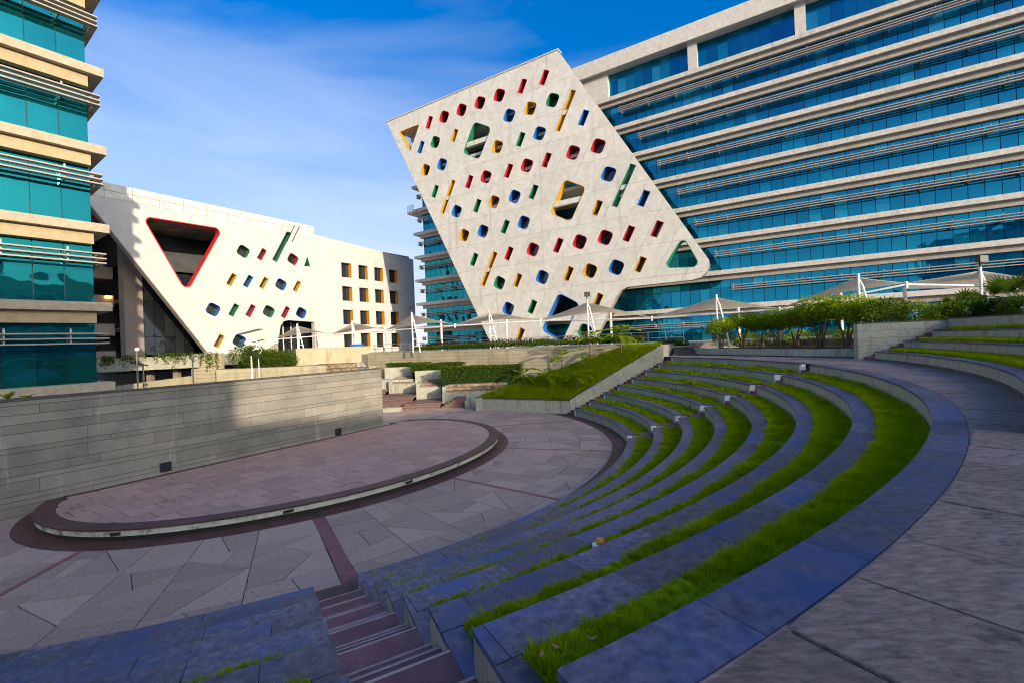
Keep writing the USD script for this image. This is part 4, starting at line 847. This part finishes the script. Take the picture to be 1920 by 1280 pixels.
tpart('block', -4.38, -3.9, 40.1, 41.9, -0.1, 0.62, 'pale_stone'); tpart('block', -3.88, -3.0, 40.4, 41.9, -0.1, 0.8, 'pale_stone')
tpart('fill', -16.0, -2.0, 47.6, 52.5, 0.5, 2.2, 'pale_stone'); tpart('landing', -16.0, -9.6, 47.4, 49.55, 0.5, 1.32, 'pale_stone'); tpart('landing', -9.55, -6.65, 45.0, 47.15, 0.5, 1.5, 'pale_stone')
w = thing('cascade', 'mossy stone cascade showing above the right end of the stage wall', 'cascade')
for x0, x1, y0, z0 in ((-21.6, -17.4, 50.6, 4.0), (-20.6, -15.6, 49.2, 3.55)):
    part(w, 'ledge', bx(x0, x1, y0, y0 + 1.3, 1.5, z0), M['mossy']); part(w, 'ledge_lip', bx(x0 - 0.05, x1 + 0.05, y0 - 0.08, y0 + 0.3, z0 + 0.004, z0 + 0.07), M['brown_step']); part(w, 'end_pillar', bx(x1 + 0.06, x1 + 0.4, y0 - 0.05, y0 + 1.3, 1.5, z0 + 0.1), M['pale_stone'])
for i, (x0, x1, y0, y1, zb, zt_, lab) in enumerate(((-14.0, -7.4, 49.9, 51.3, 3.0, 3.85, 'clipped green hedge farthest back on the terraces'), (-10.8, -3.0, 47.5, 48.9, 2.8, 3.78, 'clipped green hedge in the middle of the three on the terraces'), (-7.2, 2.6, 43.9, 46.2, 2.2, 3.5, 'longest clipped green hedge, nearest the sloping lawn'))):
    t = thing('hedge', lab, 'hedge'); part(t, 'inner_mass', bx(x0 + 0.2, x1 - 0.2, y0 + 0.2, y1 - 0.2, zb - 1.5, zt_ - 0.18), M['leaf_dark'])
    rr = np.random.default_rng(60 + i); n_ = 9000; P = rr.uniform((x0, y0, zb), (x1, y1, zt_), (n_, 3)); P[:, 2] = np.where(rr.uniform(size=n_) < 0.5, zt_ - abs(rr.normal(0, 0.07, n_)), P[:, 2]); f_ = rr.uniform(size=n_) < 0.5; P[f_, 1] = y0 + abs(rr.normal(0, 0.1, f_.sum()))
    P[:, 2] += 0.16 * (meshkit.fbm(P * [1.2, 1.2, 0], 3, i) - 0.5); part(t, 'foliage', leaves(P, 0.13, 70 + i), M['leaf_mid'])

# ------------------------------------------------------------------ left court: block, steps, hedge, ramp deck
blk = thing('stone_block', 'tan stone clad corner block beside the dark entrance steps', 'wall')
C0 = aty(556, 690, 50.0)[:2]; part(blk, 'body', prism(Polygon([C0, C0 + np.array([6.2, 6.6]), C0 + np.array([3.0, 10]), C0 + np.array([-2.4, 3.2])]), 1.0, 5.82), M['plank_tan'])
part(blk, 'coping', prism(Polygon([C0, C0 + np.array([6.2, 6.6]), C0 + np.array([3.0, 10]), C0 + np.array([-2.4, 3.2])]).buffer(0.03, join_style=2), 5.823, 5.87), M['pale_stone'])
part(blk, 'base_course', prism(Polygon([C0 + np.array([0.2, -0.25]), C0 + np.array([6.0, 5.5]), C0 + np.array([5, 7]), C0 + np.array([-.5, 1])]), 1.0, 3.65), M['pale_stone'])
part(blk, 'letter_box', bx(C0[0] + 4.0, C0[0] + 5.6, C0[1] + 5.6, C0[1] + 5.9, 5.875, 6.15), M['blue'])
ps = thing('planter_wall', 'low tan planter wall with the sprawling hedge, behind the stage wall', 'wall')
for j in range(7): part(ps, 'course', bx(-30.0, -19.0, 46.0, 46.3 + 0.001 * j, 1.2 + j * 0.41, 1.6 + j * 0.41), M['plank_tan'])
part(ps, 'coping', bx(-30.02, -18.98, 45.97, 46.36, 4.075, 4.12), M['coping'])
part(ps, 'soil', bx(-30.0, -24.6, 46.37, 54, 1.2, 3.95), M['soil'])
t = thing('hedge', 'sprawling green hedge below the white building, left of the entrance steps', 'hedge'); rr = np.random.default_rng(3)
P = np.vstack([clump((-28.6 + 0.55 * i, 49 + rr.uniform(-1, 1), 4.4 + 0.13 * (8 - i) + rr.uniform(-0.2, 0.2)), (1.3, 1.5, 1.2), 1500, 80 + i, 0.5) for i in range(9)]); P = P[P[:, 2] > 3.9]; part(t, 'foliage', leaves(P, 0.16, 81), M['leaf_mid'])
part(t, 'inner_mass', bx(-29, -24.4, 48.2, 50.2, 3.9, 4.9), M['leaf_dark'])
es = thing('steps', 'dark steps rising to the entrance canopy of the white building', 'steps')
for i in range(9): part(es, 'step', bx(-27.6 + 0.02 * i, -25.0, 49.6 + i * 0.42, 56, 1.2, 3.9 + 0.18 * (i + 1)), M['coping'])
part(es, 'parapet', box8([(-28.1, 49.4, 3.9), (-27.75, 49.4, 3.9), (-27.75, 54, 3.9), (-28.1, 54, 3.9), (-28.1, 49.4, 4.9), (-27.75, 49.4, 4.9), (-27.75, 54, 6.6), (-28.1, 54, 6.6)]), M['plank_tan'])
pd = thing('podium_deck', 'concrete deck with trailing creepers over a dark car ramp, below the white building', 'deck')
part(pd, 'side_wall', bx(-33.2, -30.03, 47.0, 47.4, 1.0, 5.72), M['plank_tan'])
for j in range(12): part(pd, 'course_joint', bx(-33.2, -30.03, 46.992, 46.9995, 1.3 + j * 0.38, 1.325 + j * 0.38), M['coping'])
part(pd, 'deck_slab', box8([(-45, 44.0, 4.25), (-32.2, 46.6, 4.35), (-33.2, 60, 4.35), (-48, 58, 4.25), (-45, 44.0, 5.55), (-32.2, 46.6, 5.62), (-33.2, 60, 5.62), (-48, 58, 5.55)]), M['pale_stone'])
part(pd, 'rear_wall', bx(-46, -33.2, 55, 55.3, 0.8, 4.25), M['dark_wall'])
for x in (-38.3, -35.5): part(pd, 'pier', bx(x, x + 0.5, 47.5, 48.0, 0.8, 4.27), M['inner_beige'])
part(pd, 'ramp_wall', box8([(-39, 44.5, 1.0), (-31.5, 44.5, 1.0), (-31.5, 44.9, 1.0), (-39, 44.9, 1.0), (-39, 44.5, 2.9), (-31.5, 44.5, 3.6), (-31.5, 44.9, 3.6), (-39, 44.9, 2.9)]), M['plank_tan'])
part(pd, 'low_wall', bx(-38, -27, 40.0, 40.3, 1.0, 2.75), M['dark_wall'])
rr = np.random.default_rng(9); cr = MB()
P = []
for i in range(90):
    x = rr.uniform(-44, -30.2); y = 44.0 + (x + 45) * 0.203 - 0.12 if x < -32.3 else 46.9; L = abs(rr.normal(0.35, 0.35)) + 0.15 + (1.0 if -31.5 < x < -30 else 0)
    k = int(18 + L * 26); P.append(np.c_[x + rr.normal(0, 0.13, k), y + rr.normal(0, 0.06, k), 5.72 - rr.uniform(-0.18, L, k)])
part(pd, 'creeper', leaves(np.vstack(P), 0.15, 91), M['leaf_mid'])

# ------------------------------------------------------------------ lamps and poles
def solar(label, x, ybase, ytop, D, s=1.0):
    P = aty(x, ytop, D); t = thing('solar_lamp', label, 'street lamp', (P[0], P[1], 0), 0); zt_ = P[2]
    part(t, 'pole', tube([(0, 0, 1.15), (0, 0, zt_ - 1.0)], [0.10 * s, 0.075 * s], 12), M['white_paint'])
    part(t, 'battery_box', bx(-0.13 * s, 0.13 * s, -0.13 * s, 0.13 * s, zt_ - 1.0, zt_ - 0.45), M['black'])
    an = np.linspace(-1.2, 1.35, 12); part(t, 'bracket', tube(np.c_[0.1 + 0.8 * s * np.cos(an) - 0.15, np.zeros(12), zt_ - 0.2 + 0.72 * s * np.sin(an)], 0.06 * s, 8), M['white_paint'])
    part(t, 'solar_panel', box8(np.array([(-1.2, -0.5, -0.18), (1.2, -0.5, 0.32), (1.2, 0.5, 0.32), (-1.2, 0.5, -0.18), (-1.2, -0.5, -0.13), (1.2, -0.5, 0.37), (1.2, 0.5, 0.37), (-1.2, 0.5, -0.13)]) * [s, s, s] + [0.0, 0, zt_ + 0.62]), M['mullion'])
    part(t, 'panel_frame', box8(np.array([(-1.22, -0.52, -0.22), (1.22, -0.52, 0.28), (1.22, 0.52, 0.28), (-1.22, 0.52, -0.22), (-1.22, -0.52, -0.185), (1.22, -0.52, 0.315), (1.22, 0.52, 0.315), (-1.22, 0.52, -0.185)]) * [s, s, s] + [0.0, 0, zt_ + 0.62]), M['metal'])
    part(t, 'lamp_head', bx(-0.6 * s, 0.05 * s, -0.14, 0.14, zt_ - 0.12, zt_ + 0.02), M['white_paint'])
solar('solar street lamp with a tilted panel standing behind the stage wall', 470, 705, 640, 32, 0.6)
solar('smaller solar street lamp just right of the nearer one', 484, 705, 652, 44, 0.45)
for x, y, D, lab, kind in ((256, 652, 34, 'thin pole with a small globe camera left of the deck', 0), (268, 684, 30, 'short thin pole with a tilted cap behind the stage wall', 1), (361, 674, 33, 'thin pole with a curved arm in front of the tan deck wall', 2)):
    P = aty(x, y, D); t = thing('thin_pole', lab, 'pole', (P[0], P[1], 0)); part(t, 'pole', tube([(0, 0, 1.1), (0, 0, P[2])], 0.05, 8), M['metal'])
    if kind == 0: sp = trimesh.creation.icosphere(2, 0.15); sp.apply_translation([0.02, 0, P[2] - 0.1]); part(t, 'camera', sp, M['white_paint'], smooth=True)
    elif kind == 1: part(t, 'cap', bar((-0.3, 0, P[2] + 0.12), (0.3, 0, P[2] - 0.02), 0.2, 0.05), M['black'])
    else: an = np.linspace(0, 3.0, 10); part(t, 'arm', tube(np.c_[0.25 - 0.25 * np.cos(an), np.zeros(10), P[2] + 0.25 * np.sin(an)], 0.04, 8), M['metal'])

# ------------------------------------------------------------------ sail canopies
MAST = [(1838, 508, 30, 'M0'), (1609, 520, 30, 'M1'), (1343, 558, 37, 'M2'), (1101, 567, 44, 'M3'), (917, 585, 50, 'M4'), (772, 590, 50, 'M5'), (660, 605, 58, 'M6'), (557, 611, 58, 'M7')]
tops = [aty(x, y, D) for x, y, D, _ in MAST]
ordn = ['rightmost', 'second from the right', 'third from the right', 'fourth from the right', 'fourth from the left', 'third from the left', 'second from the left', 'leftmost']
outd = []
for i, T in enumerate(tops):
    a = tops[max(0, i - 1)]; b = tops[min(7, i + 1)]; t_ = (b - a)[:2]; t_ /= np.linalg.norm(t_); n_ = np.array([t_[1], -t_[0]]); n_ = n_ if n_[1] > 0 else -n_; outd.append((n_, t_))
lows = []
for i in range(7): m_ = (tops[i] + tops[i + 1]) / 2; lows.append(np.array([*(m_[:2] + outd[i][0] * 1.0), min(tops[i][2], tops[i + 1][2]) - 1.2]))
lows[0][2] = tops[0][2] - 0.5
lows = [np.array([tops[0][0] + 6, tops[0][1] - 1, 7.7])] + lows + [np.array([*(tops[7][:2] - np.array([3.6, -1.5])), 7.35])]
for i, T in enumerate(tops):
    n_, t_ = outd[i]; L0, L1 = lows[i], lows[i + 1]; B = np.array([*(T[:2] + n_ * 5.8), T[2] - 0.5])
    cn = thing('sail_canopy', f'{ordn[i]} of the pale fabric sail canopies along the plaza', 'canopy', group='fabric sail canopies along the plaza')
    q = 15; u, v = np.meshgrid(np.linspace(0, 1, q), np.linspace(0, 1, q), indexing='ij'); U_, V_ = u[..., None], v[..., None]
    G = (1 - U_) * (1 - V_) * T + U_ * (1 - V_) * L1 + U_ * V_ * B + (1 - U_) * V_ * L0
    c = (T + L0 + L1 + B) / 4; edge = np.minimum.reduce([u, 1 - u, v, 1 - v]); pull = 0.16 * (1 - np.abs(2 * np.where((u == 0) | (u == 1), v, u) - 1) ** 2)
    G = G + (c - G) * (np.maximum(0.05 * (4 * u * (1 - u)) * (1 - 2 * np.minimum(v, 1 - v)), 0.05 * (4 * v * (1 - v)) * (1 - 2 * np.minimum(u, 1 - u))) * [1])[..., None] * np.array([1, 1, 0.5])
    top = G.reshape(-1, 3); bot = top - [0, 0, 0.025]; ii = np.arange(q * q).reshape(q, q); qd = np.stack([ii[:-1, :-1], ii[1:, :-1], ii[1:, 1:], ii[:-1, 1:]], -1).reshape(-1, 4)
    rim_ = np.concatenate([ii[:, 0], ii[-1, 1:], ii[-2::-1, -1], ii[0, -2:0:-1]]); k_ = q * q; sd = np.stack([rim_, rim_ + k_, np.roll(rim_, -1) + k_, np.roll(rim_, -1)], -1)
    part(cn, 'sail', (np.vstack([top, bot]), np.vstack([qd, qd[:, ::-1] + k_, sd])), M['fabric'], smooth=50)
    zb = 4.3 if i < 3 else 4.9
    f0 = np.array([*T[:2], 0]); tt3 = np.array([*t_, 0]); sgn = 1 if (t_ @ RIGHT[:2]) > 0 else -1
    foot2 = f0 + tt3 * sgn * 0.95
    part(cn, 'mast_leg', tube([f0 + [0, 0, zb], f0 + [0, 0, T[2] + 0.25]], 0.085, 10), M['white_paint'])
    part(cn, 'mast_leg', tube([foot2 + [0, 0, zb], f0 + tt3 * sgn * 0.22 + [0, 0, T[2] - 0.6], f0 + [0, 0, T[2] - 0.1]], 0.075, 10), M['white_paint'])
    for j in range(4): zz = zb + 0.7 + j * 0.75; w_ = 0.95 - (0.73) * (zz - zb) / (T[2] - 0.6 - zb); part(cn, 'mast_rung', tube([f0 + [0, 0, zz], f0 + tt3 * sgn * w_ + [0, 0, zz]], 0.05, 8), M['white_paint'])
    part(cn, 'rear_post', tube([(*B[:2], 4.9), (*B[:2], B[2] + 0.1)], 0.13, 10), M['white_paint'])
    part(cn, 'edge_beam', tube([L0 - [0, 0, 0.12], L1 - [0, 0, 0.12]], 0.07, 8), M['white_paint'])
    part(cn, 'tie_bracket', tube([L1 + [0, 0, 0.1], L1 - [0, 0, 0.35]], 0.09, 8), M['white_paint'])
    if i in (0, 3, 5):
        part(cn, 'floodlight_stem', tube([f0 + [0, 0, T[2] + 0.2], f0 + [0, 0, T[2] + 0.55]], 0.05, 8), M['black'])
        part(cn, 'floodlight', bar(f0 + np.array([-0.26, -0.12, T[2] + 0.75]), f0 + np.array([0.26, -0.12, T[2] + 0.75]), 0.35, 0.42), M['black'])

# ------------------------------------------------------------------ planter with the row of small trees
pl = thing('tree_planter', 'low pale stone planter of dark soil under the row of clipped small trees', 'planter')
pp = Polygon([(15.4, 38.3), (18.3, 28.3), (19.6, 25.9), (23.5, 25.9), (23.5, 40.1), (15.9, 41.0)])
part(pl, 'wall', prism(pp.difference(pp.buffer(-0.3, join_style=2)), 3.85, 4.42), M['pale_stone']); part(pl, 'plinth', prism(pp.buffer(0.02, join_style=2).difference(pp.buffer(-0.1)), 3.85, 4.0), M['coping']); part(pl, 'soil', prism(pp.buffer(-0.3, join_style=2), 3.9, 4.38), M['soil'])
TREES = [(1352, 36.0, .85), (1392, 37.0, 1.0), (1428, 35.8, .95), (1458, 34.5, 1.0), (1492, 33.0, 1.0), (1538, 31.0, 1.22), (1588, 29.5, 1.18), (1632, 28.4, 1.05)]
tl = ['sparse small tree at the left end of the planter row', 'clipped small tree second from the left end of the planter row', 'clipped small tree third from the left end of the planter row', 'clipped small tree fourth from the left end of the planter row', 'clipped small tree left of the big round crowned one', 'clipped small tree with the biggest round crown in the planter row', 'clipped small tree between the biggest crown and the stone end wall', 'clipped small tree peeping over the stone end wall']
tprotos = []
for i, (x, D, s) in enumerate(TREES):
    P = aty(x, 640, D); P[2] = 4.38
    if i < 3:
        t = thing('small_tree', tl[i], 'tree', P, 40 * i, 'row of clipped small trees'); rr = np.random.default_rng(200 + i); tprotos.append(t)
        cl = [((0, 0, 2.3), (1.2, 1.2, 0.78))] + [((0.75 * math.cos(a), 0.75 * math.sin(a), 2.05 + rr.uniform(-.2, .2)), (0.68, 0.68, 0.52)) for a in np.arange(5) * 1.26 + i]
        for j in range(5):
            a = j * 1.26 + rr.uniform(-.3, .3); e = 0.5; part(t, 'trunk', tube([(0.14 * math.cos(a), 0.14 * math.sin(a), -0.1), (0.2 * math.cos(a), 0.2 * math.sin(a), 0.7), (e * math.cos(a + .3), e * math.sin(a + .3), 1.6), (0.8 * math.cos(a), 0.8 * math.sin(a), 2.15)], [0.055, 0.045, 0.03, 0.015], 6), M['bark'])
        pts = np.vstack([clump(c, rd, 1500 if k == 0 else 620, 210 + 10 * i + k, 0.6) for k, (c, rd) in enumerate(cl)])
        part(t, 'crown', leaves(pts, 0.13, 300 + i), M['leaf_light'])
        if s != 1.0: UsdGeom.Xformable(stage.GetPrimAtPath(t)).AddScaleOp().Set(Gf.Vec3f(s, s, s * 0.97))
    else: copy_of(tprotos[i % 3], 'small_tree', tl[i], 'tree', P, 77 * i, 'row of clipped small trees', (s, s, s * 0.97))
def shrub(name, label, cat, P, rad, n, m, seed, size=0.14, group=None):
    t = thing(name, label, cat, P, 0, group); part(t, 'foliage', leaves(clump((0, 0, rad[2] * 0.75), rad, n, seed, 0.3), size, seed), M[m])
    part(t, 'stem', tube([(0, 0, -0.15), (0.02, 0, rad[2] * 0.7)], [0.05, 0.02], 6), M['bark']); return t
def fan_palm(label, P, h, nl, rad, seed):
    t = thing('fan_palm', label, 'palm', P, 0, None); r = np.random.default_rng(seed); part(t, 'trunk', tube([(0, 0, -0.2), (0, 0, h)], [0.11, 0.08], 8), M['bark'])
    for i in range(nl):
        a = i * 2.4 + r.uniform(-.2, .2); el = r.uniform(0.1, 1.2); L = rad * r.uniform(0.55, 0.8); d = np.array([math.cos(a) * math.cos(el), math.sin(a) * math.cos(el), math.sin(el)]); c = np.array([0, 0, h]) + d * L; c[2] -= 0.12 * L
        mb = MB().add(*tube([(0, 0, h - 0.05), (np.array([0, 0, h]) + c) / 2 + [0, 0, 0.06], c], 0.016, 5)); side = np.cross(d, [0, 0, 1]); side /= np.linalg.norm(side)
        for b in np.linspace(-1.9, 1.9, 17):
            e = d * math.cos(b) + side * math.sin(b) * 0.95; e[2] -= 0.12 + 0.12 * abs(b); e /= np.linalg.norm(e); l_ = rad * 0.5 * (1 - 0.12 * abs(b)); w = np.cross(e, np.cross(d, side)); w = w / np.linalg.norm(w) * 0.035 * rad
            p = c; q = c + e * l_; m_ = c + e * l_ * 0.5; mb.add([p, m_ + w, q, m_ - w], [[0, 1, 2], [0, 2, 3]])
        part(t, 'fan_leaf', mb.get(), M['leaf_mid'])
for x, D, zg, rad, m, lab in ((1662, 27.0, 5.8, (1.6, 0.9, 0.9), 'leaf_mid', 'broad green shrub behind the end wall coping'), (1716, 27.5, 5.8, (1.3, 0.9, 0.75), 'leaf_light', 'yellowish green shrub right of the broad shrub above the end wall'),
        (1772, 26.0, 5.8, (1.2, 0.8, 0.6), 'leaf_light', 'low bright shrub at the corner of the curved planter wall'), (1815, 24.0, 5.8, (1.2, 0.8, 0.65), 'leaf_mid', 'low green shrub under the rightmost canopy mast'), (1868, 23.0, 5.8, (1.1, 0.8, 0.6), 'leaf_dark', 'dark green shrub beneath the fan palm at the right edge'), (1915, 22.0, 5.8, (1.1, 0.8, 0.6), 'leaf_mid', 'green shrub cut off by the right edge of the view')):
    P = aty(x, 600, D); shrub('shrub', lab, 'shrub', (P[0], P[1], zg), rad, 1500, m, int(x), 0.15, 'shrubs above the upper tiers')
P = aty(1900, 560, 23.5); fan_palm('large fan palm at the right edge of the planter', (P[0], P[1], 5.8), 0.9, 13, 1.7, 1)
P = aty(1800, 560, 27.5); fan_palm('smaller fan palm left of the rightmost canopy mast', (P[0], P[1], 5.8), 0.5, 11, 1.5, 2)
for i, (x, D) in enumerate(((1360, 41), (1405, 40.5), (1450, 39), (1500, 37), (1550, 35), (1595, 33))):
    P = aty(x, 640, D); shrub('shrub', f'low leafy shrub {["far left", "second from the left", "third from the left", "third from the right", "second from the right", "far right"][i]} behind the trunks of the clipped trees', 'shrub', (P[0], P[1], 4.5), (1.3, 0.7, 0.65), 900, ('leaf_mid', 'leaf_light')[i % 2], 400 + i, 0.15, 'shrubs behind the clipped trees')
for i, (x, D, zg) in enumerate(((1240, 34.8, 4.5), (1268, 34.5, 4.5))): pass
nb = thing('planter', 'low pale stone planter with green plants at the head of the far steps', 'planter')
part(nb, 'wall', bx(12.6, 15.3, 39.0, 39.3, 3.85, 4.72), M['pale_stone'])
rr = np.random.default_rng(31); part(nb, 'plants', leaves(rr.uniform((12.6, 39.2, 4.7), (15.3, 40.2, 5.25), (1500, 3)), 0.16, 31), M['leaf_mid'])
st_ = thing('steps', 'dark steps between the low planter and the tree planter', 'steps')
for i in range(5): part(st_, 'step', bx(13.4 + 0.1 * i, 15.35, 38.0 + i * 0.2, 40.5, 3.8, WALK + 0.14 * (i + 1)), M['coping'])
# strap leaved plant behind the stage wall at the far left
for j, (x, D, lab) in enumerate(((14, 18.5, 'leafy plant showing above the stage wall at the left edge'), (50, 20.0, 'smaller leafy plant above the stage wall beside the left one'))):
    P = aty(x, 745, D); t = thing('strap_leaf_plant', lab, 'plant', (P[0], P[1], P[2] - 0.15)); r = np.random.default_rng(500 + j)
    for i in range(16):
        a = r.uniform(0, 6.28); L = r.uniform(0.4, 0.85) * (1 - 0.25 * j); s_ = np.linspace(0, 1, 6); el = 1.25 - s_ * r.uniform(0.9, 1.7); C = np.stack([np.cumsum(np.cos(el)) * L / 6 * math.cos(a), np.cumsum(np.cos(el)) * L / 6 * math.sin(a), np.cumsum(np.sin(el)) * L / 6], 1)
        w = np.array([-math.sin(a), math.cos(a), 0])[None] * (0.05 * np.sin(np.pi * (0.15 + 0.83 * s_)))[:, None]; v = np.vstack([C - w, C + w]); f = [[k, k + 1, k + 7, k + 6] for k in range(5)]; part(t, 'strap_leaf', (v, np.array(f)), M['leaf_light'])
    part(t, 'stem', tube([(0, 0, -1.2), (0, 0, 0.1)], [0.06, 0.03], 6), M['bark'])
# crumpled wrapper and fallen leaves on the grass
P = atz(1127, 1026, STEP * 5 + 0.05); lt = thing('wrapper', 'small crumpled red and yellow wrapper lying on the grass strip', 'litter', P)
for nm, c, off, s in (('red_fold', 'orange_red', (0.02, 0, 0.02), 0.055), ('yellow_fold', 'yellow', (-0.01, 0.01, 0.05), 0.045), ('pale_fold', 'white_paint', (-0.05, 0, 0.01), 0.04)):
    sp = trimesh.creation.icosphere(2, s); sp.vertices *= (0.6 + 0.8 * meshkit.noise(sp.vertices * 45 + s * 100, 2))[:, None]; sp.apply_scale(1.5); sp.apply_translation(np.array(off) * 1.5); part(lt, nm, sp, M[c])
M['dry'] = plain('dry_leaf', (0.42, 0.26, 0.09), 0.7)
for i, (x, y, k, lab) in enumerate(((1110, 1198, 7, 'dry curled leaf on the near grass strip, farther one'), (1015, 1230, 7, 'dry curled leaf near the end of the near grass strip'), (1044, 1215, 7, 'pale dry leaf in the near grass strip, between the other two'), (1205, 1050, 6, 'dry leaf on the second grass strip from the camera'))):
    P = atz(x, y, STEP * k + 0.09); a = np.linspace(-1, 1, 7); v = np.vstack([np.c_[a * 0.038, 0.015 * (1 - a ** 2) * s_, 0.025 * a ** 2 + 0.008 * abs(s_)] for s_ in (-1, 0.01, 1)]); f = [[j, j + 1, j + 8, j + 7] for j in range(6)] + [[j + 7, j + 8, j + 15, j + 14] for j in range(6)]
    c_, s2 = math.cos(i * 1.3), math.sin(i * 1.3); v = v @ np.array([[c_, s2, 0], [-s2, c_, 0], [0, 0, 1]]) + P; solo('fallen_leaf', (v, np.array(f)), M['dry'], lab, 'leaf', group='dry leaves on the grass')
